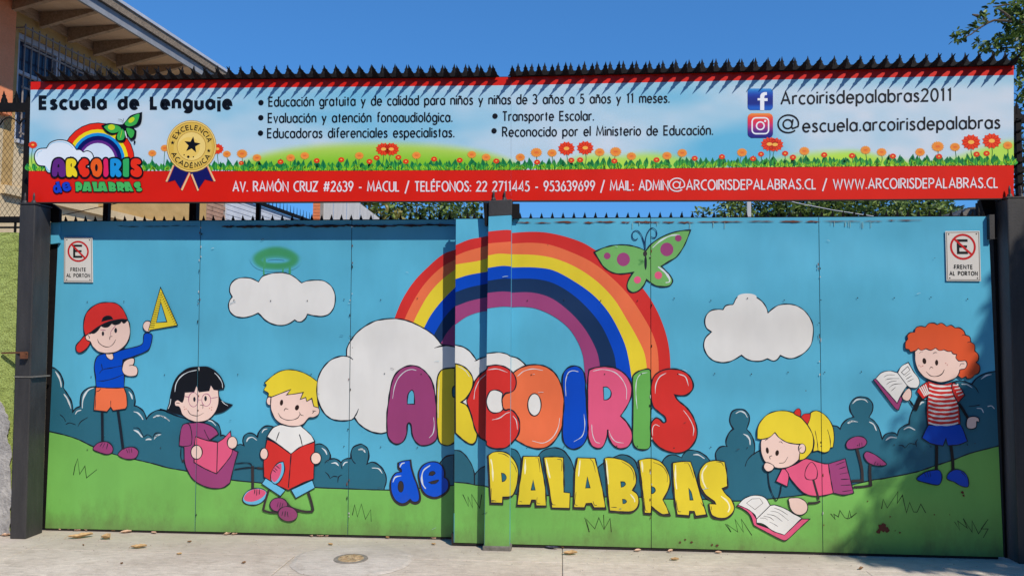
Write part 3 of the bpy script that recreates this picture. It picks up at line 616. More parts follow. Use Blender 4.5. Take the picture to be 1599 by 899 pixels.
# ---- butterfly
BG = paint(108, 168, 92)
bf = so_("115,345* 200,305 320,275 450,275 560,300 632,332* 680,270 780,200 900,150 1010,128 1080,125* 1040,230 1000,310 940,390 860,440 785,485* 840,540 890,600 900,640 870,680 800,690 720,675 640,618* 610,680 560,730 500,748 455,720 445,670 470,600 510,545* 450,555 370,562 290,545 210,490 150,400", BF, BG, 1.9)
bf += [st("700,300 780,230 880,180 970,170", BF, 2.2, HILITE), st("755,490 820,540 865,600 870,640 830,650", BF, 2.8, HILITE)]
for c in ((245, 382, 34, 34, PURP), (407, 417, 66, 68, PURP), (843, 317, 66, 68, PURP), (958, 205, 34, 33, PURP), (548, 622, 36, 36, PINK), (758, 576, 38, 38, PINK)): bf += fe(*c[:4], BF, c[4])
bf += [st("560,420 600,440 560,470", BF, 5, paint(88, 150, 80), taper=0.8)] + fe(625, 360, 20, 28, BF, CHAR) + fe(630, 450, 13, 70, BF, INK)
bf += [st("625,320 612,240 580,160 540,128 500,150 500,205 530,222 552,205", BF, 1.7, NAVY, taper=0.5), st("628,320 630,220 650,150 690,103 730,120 742,165 725,198 690,195 680,180", BF, 1.5, NAVY, taper=0.5)]
put('painted_butterfly', bf, 62)
# ================================================================ painted children
def figure(name, sh, subs, lvl, only, label=None):
    o = empty(name); o.parent = OWN[only]; o.matrix_parent_inverse = world(OWN[only]).inverted(); o['label'] = label; n = len(sh)
    for k, s in enumerate(sh): put('limb', [s], lvl + k, parents={only: o}, only=only)
    for nm, s in subs:
        put(nm, s, lvl + n, parents={only: o}, only=only); n += len(s)
# boy in the cap
figure('painted_boy', [st("382,390 384,500 386,695", B2, 4.2, INK, taper=0), st("540,385 565,560 592,775", B2, 4.2, INK, taper=0), st("840,495 842,520", B1, 1.5, INK, taper=0)], [
 ('shoe', so_("290,775 330,720 390,700 450,710 490,760 480,810 430,828 360,810", B2, PURP) + [st(s, B2, 1.2) for s in ("385,712 360,750", "410,712 385,765", "440,715 425,775")]),
 ('shoe', so_("540,830 580,780 650,755 710,760 745,800 720,860 660,878 590,865", B2, PURP) + [st(s, B2, 1.2) for s in ("625,775 640,815", "650,765 655,815", "675,765 680,812")]),
 ('shorts', so_("318,155* 460,162 600,160* 625,230 632,340 615,372* 490,390* 468,352* 430,400* 298,385* 305,280", B2, ORANGE, 1.4) + [st("318,200 350,190 370,168", B2, 1), st("318,200 312,380", B2, 1), st("468,290 468,352", B2, 1)]),
 ('jumper', so_("400,718* 340,740 312,790 303,860 315,950 322,1054* 460,1062 602,1060* 604,940 590,850 590,780* 700,745 840,685 870,630 885,540 870,518* 820,512 800,530 785,620 700,655 600,675 490,715*", B1, BLUE, 1.4)
   + [st("375,820 385,880", B1, 1.2), st("355,915 385,880 480,860 600,835", B1, 1.2), st("330,990 400,990 500,965 600,925", B1, 1.2)]),
 ('neck', so_("415,715* 430,755 470,780 495,765 487,712*", B1, SKIN, 1.2)),
 ('hand', so_("585,850 600,800 650,770 700,765 705,800 690,835* 725,850 740,890 725,935 670,945 610,930 585,890", B1, SKIN, 1.3) + [st("650,838 690,832", B1, 1)]),
 ('hand', fe(838, 444, 47, 54, B1, SKIN, 1.3)),
 ('set_square', so_("967,55* 1138,435* 845,485*", B1, YEL, 1.3) + so_("970,205* 1030,400* 925,408*", B1, gate_blue, 1.2)
   + [(ribbon([(B1[0] + (967 - 118 * k / 18) / 6.42, B1[1] + (90 + 385 * k / 18) / 6.42), (B1[0] + (967 - 118 * k / 18 + 30 + 20 * (k / 18)) / 6.42, B1[1] + (92 + 385 * k / 18) / 6.42)], 0.7), INK) for k in range(1, 18)]
   + [(ribbon([(B1[0] + (975 + 158 * k / 15) / 6.42, B1[1] + (100 + 330 * k / 15) / 6.42), (B1[0] + (957 + 158 * k / 15) / 6.42, B1[1] + (112 + 330 * k / 15) / 6.42)], 0.6), INK) for k in range(1, 15)]),
 ('cap_bill', so_("215,535 160,590 120,640 125,690 155,708 200,690 240,650 265,605*", B1, RED, 1.4)),
 ('face', so_("635,385 660,450 655,560 600,650 520,700 440,715 350,700 290,650 262,600 225,580 213,545 240,518 265,520 300,440 450,350", B1, SKIN, 1.4) + fe(390, 518, 12, 23, B1, INK) + fe(518, 486, 14, 26, B1, INK)
   + [st("362,478 418,486", B1, 1.1, PURP), st("518,435 490,470 470,500 466,535", B1, 1.0, PURP), st("458,580 462,548 485,545", B1, 0.9, CHAR), st("335,572 350,610 400,645 450,650 490,625 520,575", B1, 1.1, CHAR), st("240,530 255,555 250,570", B1, 1.1, CHAR)]),
 ('hair', so_("250,512* 300,515 335,488 370,440* 400,455 440,450 478,415* 510,430 560,415 575,390* 600,415 640,380* 560,365 470,380 380,420 310,460", B1, HAIRB, 1)),
 ('cap', so_("208,530 195,440 215,330 270,260 350,215 440,205 520,215 580,260 620,330 638,378* 560,375 470,392 380,428 300,480 218,538*", B1, RED, 1.4) + so_("378,395* 395,358 430,340 470,345 490,373* 430,383", B1, HAIRB, 1)),
], 100, 'L', 'painted boy in a backward red cap holding up a yellow set square')
# dark-haired girl
figure('painted_girl', [st("820,405 930,398 975,412 992,470", G2, 1.5), st("990,430 992,560 992,668", G2, 4.4, CHAR, taper=0), st("810,465 950,446 1080,452", G2, 1.8, taper=0), st("1040,450 1120,458 1215,475", G2, 3, CHAR, taper=0), st("275,230 272,330 285,385", G2, 1.3), st("285,385 330,355 378,318", G2, 3.4, CHAR, taper=0)], [
 ('shoe', so_("890,760 930,690 1010,655 1090,660 1135,700 1110,770 1040,815 970,820 910,800", G2, LBLUE, 1.4) + [fl("903,755 940,695 1010,662 1090,668 1125,698 1080,750 1000,785 930,782", G2, PINK)] + [st(s, G2, 1.2) for s in ("1015,662 1010,712", "1035,660 1032,728", "1060,660 1058,715")]),
 ('dress', so_("400,0* 340,0 290,30 268,100 262,180 300,232 305,300 310,390 340,480 400,570 500,630 600,655 700,645 765,600* 800,450 845,290* 800,270* 640,190 560,172* 650,110* 620,60 560,20 500,0 450,-10*", G2, PURP, 1.5)),
 ('sleeve', so_("330,5 290,22 265,110 255,225* 300,234 370,222 380,200 382,120 360,20", G2, PURP, 1.3) + [st("505,65 530,120 560,175", G2, 1.3)]),
 ('book', so_("420,135* 520,170 640,195* 700,155 770,80* 780,180 785,300 720,400 630,508* 520,460 405,395* 405,250", G2, PINK, 1.4) + [st("640,195 636,350 632,505", G2, 1.4, taper=0), st("432,140 435,400", G2, 0.5, paint(180, 70, 100), taper=0)]),
 ('hand', fe(430, 292, 57, 70, G2, SKIN, 1.4)), ('hand', fe(788, 197, 50, 62, G2, SKIN, 1.4)),
 ('hair', so_("130,520* 160,420 180,310 220,200 300,120 370,88 440,80 540,82 620,125 680,195 710,270 704,300* 645,308* 655,375* 690,425 790,460* 740,500 680,535 600,550* 400,600 250,555* 180,540", G1, HAIRB, 1.2)
   + [st("212,330 225,250 270,180 340,135 430,112", G1, 1.2, HILITE), st("610,140 650,180 685,240 690,290", G1, 1.2, HILITE), st("145,500 165,450 172,400", G1, 1.2, HILITE), st("680,420 710,450 745,470", G1, 1.2, HILITE)]),
 ('face', so_("310,335* 405,330* 430,262* 455,330* 555,320* 572,258* 605,308* 648,312* 652,400 645,470 600,560 530,615 440,632 360,610 290,560 255,482 215,468 210,430 240,410 285,435 303,390", G1, SKIN, 1.3)
   + [(ribbon(ell(G1[0] + 398 / 6.42, G1[1] + 408 / 6.42, 7.5, 11.2), 0.9, True), PURP), (ribbon(ell(G1[0] + 527 / 6.42, G1[1] + 412 / 6.42, 7, 9.7), 0.9, True), PURP)] + fe(408, 405, 12, 25, G1, INK) + fe(520, 397, 13, 26, G1, INK)
   + [st("445,410 482,410", G1, 0.8, PURP), st("572,395 645,383", G1, 0.8, PURP), st("350,382 305,375", G1, 0.8, PURP), st("340,512 370,555 440,570 500,542", G1, 0.9, CHAR), st("465,462 492,465 492,500", G1, 0.8, CHAR), st("225,440 262,445", G1, 0.9, CHAR)]
   + sum([fe(a, b, 5, 5, G1, paint(190, 120, 110)) for a, b in ((305, 480), (325, 500), (310, 505), (560, 495), (582, 485), (580, 510))], [])),
], 100, 'L', 'painted girl with black bobbed hair and glasses reading a pink book')
# blond boy
figure('painted_boy', [st("318,545 285,650 262,745", Y2, 3.6, CHAR, taper=0), st("262,745 330,765 415,768", Y2, 3.4, CHAR, taper=0), st("715,565 745,660 765,750", Y2, 4, CHAR, taper=0), st("765,755 700,760 620,745 540,715 500,670", Y2, 3.6, CHAR, taper=0)], [
 ('shirt', so_("430,660* 360,690 300,780* 380,830 540,950* 650,890 780,825* 740,760 640,670*", Y1, WHITE, 1.5) + [st("425,730 390,825", Y1, 1.2), st("625,755 640,800 655,870", Y1, 1.6)]),
 ('book', so_("300,35* 380,70 540,182* 640,110 780,60* 775,250 770,430* 640,480 515,545* 400,490 270,410* 268,240", Y2, RED, 1.5) + [st("543,180 530,350 515,520", Y2, 1.6, taper=0)]),
 ('trouser_cuff', so_("288,425* 485,545* 435,605* 248,480*", Y2, LBLUE, 1.4)), ('trouser_cuff', so_("540,540* 755,445* 782,520* 590,625*", Y2, LBLUE, 1.4)),
 ('shoe', fe(418, 690, 88, 70, Y2, PURP, 1.5) + [st(s, Y2, 1) for s in ("415,660 402,715", "438,665 428,718", "462,672 450,715")]),
 ('shoe', fe(510, 782, 98, 74, Y2, PURP, 1.5, tilt=12) + [st(s, Y2, 1.1) for s in ("462,755 450,800", "485,752 480,810", "505,758 512,815")]),
 ('hand', fe(272, 180, 40, 57, Y2, SKIN, 1.4)), ('hand', fe(792, 225, 52, 60, Y2, SKIN, 1.4)),
 ('shoe', so_("465,258* 478,330 460,400 420,465 380,482 345,450 340,390 375,310 420,268", Y2, LBLUE, 1.4) + [fl("440,275 445,340 425,410 380,462 350,440 342,390 375,315", Y2, PINK)] + [st(s, Y2, 1.2) for s in ("390,295 430,330", "375,320 405,350", "360,340 390,365")]),
 ('ear', fe(325, 422, 28, 42, Y1, SKIN, 1.3)),
 ('face', so_("345,350 338,480 360,560 400,620 460,655 540,675 610,672 670,650 722,590 770,585 815,560 828,520 815,485 790,440 700,320 540,280 350,340", Y1, SKIN, 1.4) + fe(447, 438, 16, 30, Y1, BROWN, tilt=8) + fe(602, 488, 20, 28, Y1, BROWN, tilt=20)
   + [st("472,522 485,498 515,505", Y1, 1, CHAR), st("412,540 440,585 500,612 560,610 610,590 634,552", Y1, 1.2, CHAR), st("625,530 640,560 668,568", Y1, 1.1, CHAR), st("755,520 795,522", Y1, 1, CHAR), st("755,545 775,525", Y1, 1, CHAR)]),
 ('hair', so_("275,240* 350,175 430,125 530,108 630,125 720,165 805,225* 800,350 820,490* 770,475* 750,395* 700,425* 690,385* 635,405* 665,335* 580,350 498,360* 540,305* 440,345 350,380* 310,375* 315,345 270,310 295,265", Y1, YEL, 1.3)),
], 160, 'L', 'painted blond boy sitting behind an open red book')
# girl lying on the grass
figure('painted_girl', [st("380,170 392,290 420,380 450,440 465,458 485,430 505,370 515,300", P2, 1.7, taper=0)] +
 [st("248,752 335,747", P3, 4.2, CHAR, taper=0), st("335,755 328,650 290,495", P3, 4.2, CHAR, taper=0), st("265,800 340,795 405,785", P3, 3.6, CHAR, taper=0), st("400,790 392,700 394,620", P3, 4.4, CHAR, taper=0)], [
 ('shoe', so_("205,470 225,430 280,405 340,410 368,445 350,480 280,500 220,500", P3, PURP, 1.4) + [st("310,455 308,485", P3, 1), st("328,450 330,480", P3, 1)]),
 ('shoe', so_("345,550 365,522 420,540 480,580 522,620 500,632 430,630 370,600", P3, PURP, 1.4) + [st(s, P3, 1) for s in ("435,600 425,628", "455,612 445,632", "475,622 470,634")]),
 ('pony_tail', so_("905,400* 930,290 990,262 1060,290 1120,350 1160,430 1172,540 1160,630* 1135,632 1120,665 1070,682 1010,660* 960,672* 970,560", P1, YEL, 1.4) + [st("980,460 1000,560 1010,655", P1, 1.1), st("1105,450 1130,540 1135,630", P1, 1.1)]),
 ('dress', so_("545,135* 640,100 760,38 850,60 940,85 985,88* 1005,220 1035,380* 940,405 840,410 740,380 650,290 590,210", P2, PINK, 1.5)),
 ('skirt', so_("985,88* 1155,35* 1190,180 1240,380* 1140,400 1035,380* 1005,220", P2, PURP, 1.5) + [st(s, P2, 1.1) for s in ("1060,100 1150,65", "1090,140 1165,115", "1100,190 1180,175", "1110,243 1200,240", "1110,303 1210,298", "1125,365 1220,352")]),
 ('sleeve', so_("520,140* 460,262* 575,315* 588,200 552,138*", P2, PINK, 1.4)), ('sleeve', so_("820,70 770,120 750,200 770,240 840,245 870,225 870,140", P2, PINK, 1.2)),
 ('arm', [st("835,248 860,340 890,445", P2, 3.4, CHAR, taper=0), st("905,462 860,478 780,482", P2, 3.4, CHAR, taper=0)]),
 ('book_cover', so_("68,512* 78,498* 160,480* 265,640* 270,690* 540,790* 720,640* 800,640* 700,730 570,850 535,855 400,790 260,715* 240,700 200,600 130,540", P2, PINK, 1.4)),
 ('page', so_("78,500* 150,430 260,402 350,425 395,490 402,505* 265,640* 250,600 190,550 130,520", P2, WHITE, 1.2) + [(ribbon([(a, b) for a, b, c in parse("165,480 220,438 300,435 330,480 250,545", P2)], 0.7, True), CHAR)]),
 ('page', so_("265,640* 402,505* 450,500 560,540 640,590 720,630* 640,710 545,800* 430,760 330,690 265,680*", P2, WHITE, 1.2) + [st(s, P2, 0.7, CHAR) for s in ("440,530 500,550 580,600", "405,560 480,575 585,655", "370,590 450,610 525,665", "335,610 400,625 440,655", "300,630 350,632 380,650", "395,668 440,690 480,715")]),
 ('hand', so_("600,430 690,430 750,460 778,510 765,570 710,600 640,580 600,520 590,470 585,445", P2, SKIN, 1.4)),
 ('face', so_("450,545 435,640 460,740 500,790 580,830 680,835 760,800 820,750 840,690 870,600 700,500 578,460", P1, SKIN, 1.4) + fe(502, 660, 15, 32, P1, BROWN, tilt=-8) + fe(600, 685, 18, 29, P1, BROWN, tilt=10)
   + [st("550,712 525,722 532,748", P1, 1, CHAR), st("620,787 670,780 708,725", P1, 1, CHAR), st("480,562 495,550 512,550", P1, 0.9, CHAR), st("618,575 640,572 655,590", P1, 0.9, CHAR)]),
 ('hair', so_("400,540* 405,440 450,350 530,285 640,262 740,275 830,325 900,400 955,500 965,580 945,670 880,740 820,762* 830,680 860,640 850,600 800,597 700,578 620,530 578,480* 520,530 440,548", P1, YEL, 1.4)),
 ('ear', fe(850, 640, 36, 48, P1, SKIN, 1.2) + [st("822,660 830,635 848,630", P1, 0.9, CHAR)]),
 ('hand', so_("465,830 480,785 520,785 570,820 550,860 500,870", P1, SKIN, 1.5)),
 ('hair_bow', so_("770,290 790,250 820,240 838,270 835,325*", P1, RED, 1.2) + so_("838,325* 870,295 935,290* 930,340 905,400*", P1, RED, 1.2)),
], 100, 'R', 'painted blond girl lying on the grass over an open book')
# red-haired boy
stripes = []
for k in range(10):
    y = 600.5 + k * 6.7; xl = 1449 + (0 if y > 618 else (618 - y) * 0.2) - (14 if 604 < y < 616 else 0) * 0; xr = 1497
    stripes.append((ribbon(smooth([(xl - (1 if k < 2 else -0.8), y - 1.5, False), (1460, y + 1.6, False), (1474, y + 2.4, False), (1488, y + 1.2, False), (xr - 0.8, y - 1.2, False)], False), 2.7, False, 0.25), WHITE))
def stripe_in(pts, n, fx):
    return []
figure('painted_boy', [st("408,420 408,540 405,645", R2, 4.8, HAIRB, taper=0), st("533,425 548,540 552,645", R2, 4.8, HAIRB, taper=0), st("605,55 640,110 682,180", R2, 4.6, HAIRB, taper=0.2), (ribbon([(1438, 618), (1428.5, 640)], 7), HAIRB), st("745,190 720,150 698,120", P3, 3, HAIRB, taper=0)], [
 ('shoe', so_("232,718 300,660 370,640 430,640 455,690 440,755 410,768 320,750", R2, BLUE, 1.5) + [st(s, R2, 1) for s in ("300,665 318,700", "325,655 340,700", "348,650 355,698")]),
 ('shoe', so_("500,715 510,670 560,635 620,640 670,680 690,750 680,785 620,775 560,740", R2, BLUE, 1.5) + [st(s, R2, 1) for s in ("620,650 650,680", "640,665 665,700")]),
 ('hand', so_("668,240 680,185 720,168 775,180 780,215 760,212 755,260 720,278 680,268", R2, SKIN, 1.4)),
 ('shorts', so_("335,243* 475,240 615,238* 640,280 678,385* 600,415 505,422* 490,360* 465,425* 360,405 280,355* 310,290", R2, BLUE, 1.4)),
 ('shirt', so_("1448.4,594* 1449,617 1447,640 1448.7,663* 1475,663 1499.6,661.5* 1497.6,638 1495,628 1493,610 1488.5,596* 1470,600", None, RED, 1.4) + stripes),
 ('sleeve', so_("1448.4,595* 1436,604 1431.7,611* 1441,623* 1449,617.6* 1450,606", None, RED, 1.3) + [(ribbon([(1436 + k * 3.0, 604.5 + k * -1.6), (1444 + k * 2.2, 618 - k * 1.0)], 1.6), WHITE) for k in range(4)]),
 ('sleeve', so_("1488.5,596* 1500,605 1506.5,616.8* 1496,628.5* 1489,615 1486,602", None, RED, 1.3) + [(ribbon([(1488 + k * 2.6, 601 + k * 5.5), (1496.5 + k * 2.6, 601 + k * 4.4)], 1.8), WHITE) for k in range(4)]),
 ('book_cover', so_("82,615* 105,603* 305,835* 340,765* 355,800* 320,899* 290,885 200,770", R1, PURP, 1.3)),
 ('page', so_("105,605* 160,548 240,532 310,550* 400,670* 340,760 305,835* 250,770 170,680", R1, WHITE, 1.2) + [st(s, R1, 0.8, CHAR) for s in ("180,590 220,570 285,570", "195,615 240,605 325,603", "205,660 240,635 300,625", "230,690 270,660 355,650", "250,720 290,685")]),
 ('page', so_("310,550* 345,490 410,452* 460,540 505,600 515,650 490,690 430,690* 400,670*", R1, WHITE, 1.2) + [(ribbon([(a, b) for a, b, c in parse("345,545 405,490 425,525 370,570", R1)], 0.8, True), CHAR)] + [st(s, R1, 0.8, CHAR) for s in ("380,585 430,550", "390,610 445,575", "400,635 460,605")]),
 ('hand', so_("350,770* 380,720 415,695 438,720 435,780 405,812 365,800", R1, SKIN, 1.2)),
 ('hair', so_("380,300 385,260 405,235* 400,200 425,175 470,170* 480,130 520,115 570,122* 600,90 650,85 680,100* 720,85 770,117* 810,105 848,130* 890,130 930,160 945,197* 985,215 995,262* 1030,290 1032,345* 1065,380 1065,430 1045,452* 1080,490 1070,550 1030,570* 1000,600 960,603 948,585* 910,600 880,582* 700,500 470,345* 430,355 415,335 385,325", R1, CARROT, 1.4)
   + [st(s, R1, 1) for s in ("470,172 450,170 430,175", "945,197 925,195 910,205", "995,262 975,262 960,270", "880,130 850,130")]),
 ('face', so_("470,352* 475,440 500,520 560,590 640,625 720,638 800,620 860,590 888,545 892,522 940,510 960,470 945,438 905,440 880,440* 855,410 862,380* 825,370 815,350* 780,350 745,335* 700,342 665,318* 620,340 575,325* 530,340 505,322*", R1, SKIN, 1.2)
   + fe(560, 440, 18, 28, R1, BROWN, tilt=-10) + fe(675, 455, 15, 27, R1, BROWN) + [st("608,517 622,495 642,505", R1, 1, CHAR), st("576,538 620,578 680,582 725,560 748,518", R1, 1.3, CHAR), st("512,370 528,355 550,352", R1, 0.8, CHAR), st("640,372 658,360 680,362", R1, 0.8, CHAR), st("890,490 905,465 935,465", R1, 1.2, CHAR)]
   + sum([fe(a, b, 5, 5, R1, paint(190, 120, 110)) for a, b in ((510, 482), (528, 492), (545, 486), (760, 460), (775, 475))], [])),
], 100, 'R', 'painted boy with curly red hair, striped shirt and an open book')
# ---- rust, peeling and rivets
RUSTP = paint(110, 62, 42); PEEL = paint(30, 24, 22); rnd = random.Random(3)
def peel(xa, xb, top, dy, mat, wmax, own, name):
    sh = []; x = xa
    while x < xb:
        l = rnd.uniform(14, 46); pts = []; n = 7; y0 = yl(top, x) + dy + rnd.uniform(-0.8, 0.8)
        up = [(x + l * i / n, y0 - rnd.uniform(0.2, 1) * wmax * math.sin(math.pi * i / n)) for i in range(n + 1)]
        dn = [(x + l * i / n, y0 + rnd.uniform(0.2, 1.2) * wmax * math.sin(math.pi * i / n)) for i in range(n, -1, -1)]
        sh.append((tris(up + dn), mat)); x += l * rnd.uniform(0.75, 1.15)
    put(name, sh, 70, only=own, kind='stuff')
peel(345, 700, LTOP, 8.8, paint(70, 52, 44), 2.6, 'L', 'peeled_paint'); peel(350, 705, LTOP, 8.2, PEEL, 1.9, 'L', 'peeled_paint'); peel(182, 300, LTOP, 8, PEEL, 0.7, 'L', 'peeled_paint')
peel(803, 1000, RTOP, 6, RUSTP, 1.8, 'R', 'rust_streak'); peel(1000, 1270, RTOP, 6.5, RUSTP, 1.7, 'R', 'rust_streak'); peel(1283, 1425, RTOP, 6, RUSTP, 0.9, 'R', 'rust_streak')
sh = []
for cx, cy, r in ((1377, 823, 8), (1385, 827, 5), (1372, 829, 4), (1503, 768, 3), (1505, 773, 2), (1355, 782, 1.2), (1405, 831, 1.8), (1398, 828, 1), (1390, 806, 1.5), (1459, 803, 1.3), (1483, 803, 1), (1062, 846, 2), (1070, 842, 2), (1080, 846, 2.2), (1112, 850, 2), (1120, 851, 2.5)):
    q = [(cx + math.cos(a) * r * rnd.uniform(0.5, 1.1), cy + math.sin(a) * r * rnd.uniform(0.5, 1.1)) for a in [2 * math.pi * i / 11 for i in range(11)]]; sh.append((tris(q), paint(92, 34, 28)))
put('rust_spot', sh, 71, only='R', kind='stuff')
# chipped paint and weld marks down the sheet seams, rust runs below the top edge, a few scuffs
for s, own in ((SEAM1, 'L'), (SEAM2, 'L'), (SEAM3, 'R'), (SEAM4, 'R')):
    ch = []; X = line_x(*s)
    for k in range(15):
        y = rnd.uniform(360, 835); x = X(y) + rnd.choice((-1, 1)) * rnd.uniform(.8, 2); h = rnd.uniform(1, 4)
        q = [(x + math.cos(a) * rnd.uniform(.4, 1.3), y + math.sin(a) * h * rnd.uniform(.5, 1)) for a in [2 * math.pi * i / 8 for i in range(8)]]; ch.append((tris(q), (RUSTP, PEEL, paint(190, 192, 188))[k % 3]))
    put('chipped_paint', ch, 130, only=own, kind='stuff')
runs = []
for k in range(14):
    x = rnd.choice((rnd.uniform(960, 1090), rnd.uniform(1283, 1360), rnd.uniform(805, 1270))); y = yl(RTOP, x) + 7; l = rnd.uniform(3, 11)
    runs.append((ribbon([(x, y), (x + .2, y + l * .5), (x, y + l)], rnd.uniform(.5, 1.3)), paint(124, 164, 168)))
put('rust_run', runs, 72, only='R', kind='stuff')
sc_ = []
for k in range(34):
    x = rnd.uniform(110, 1530); y = rnd.uniform(365, 830); l = rnd.uniform(2, 9); a = rnd.uniform(-.5, .5)
    sc_.append((ribbon([(x, y), (x + l * .5, y + a * l * .5 - .4), (x + l, y + a * l)], rnd.uniform(.4, .8)), paint(*rnd.choice(((58, 120, 150), (170, 196, 204), (60, 60, 62))))))
put('scuff', sc_, 131, kind='stuff')
mb = {'L': MB(), 'R': MB()}; dk = paint(34, 40, 44)
for row in (470, 586, 700):
    for k in range(26):
        x = 136 + k * 57.3 + (6 if row == 586 else 0)
        if 700 < x < 812: continue
        y = row - 0.005 * (x - 136) + rnd.uniform(-2, 2) + (0 if x < 711 else 2)
        for z in ZONES:
            if z[2][0][0] < x < z[3][1][0] and z[0] != 'P':
                c = at(x, y, z[1] - BASE - 0.0098); r = 0.0048
                vs = [c + Vector((math.cos(a) * r, 0.002, math.sin(a) * r)) for a in [2 * math.pi * i / 8 for i in range(8)]] + [c + Vector((0, -0.0015, 0))]
                mb[z[0]].mesh(vs, [(i, (i + 1) % 8, 8) for i in range(8)], dk); break
for o in mb: mb[o].build('rivet', OWN[o], kind='stuff')
HAND = False
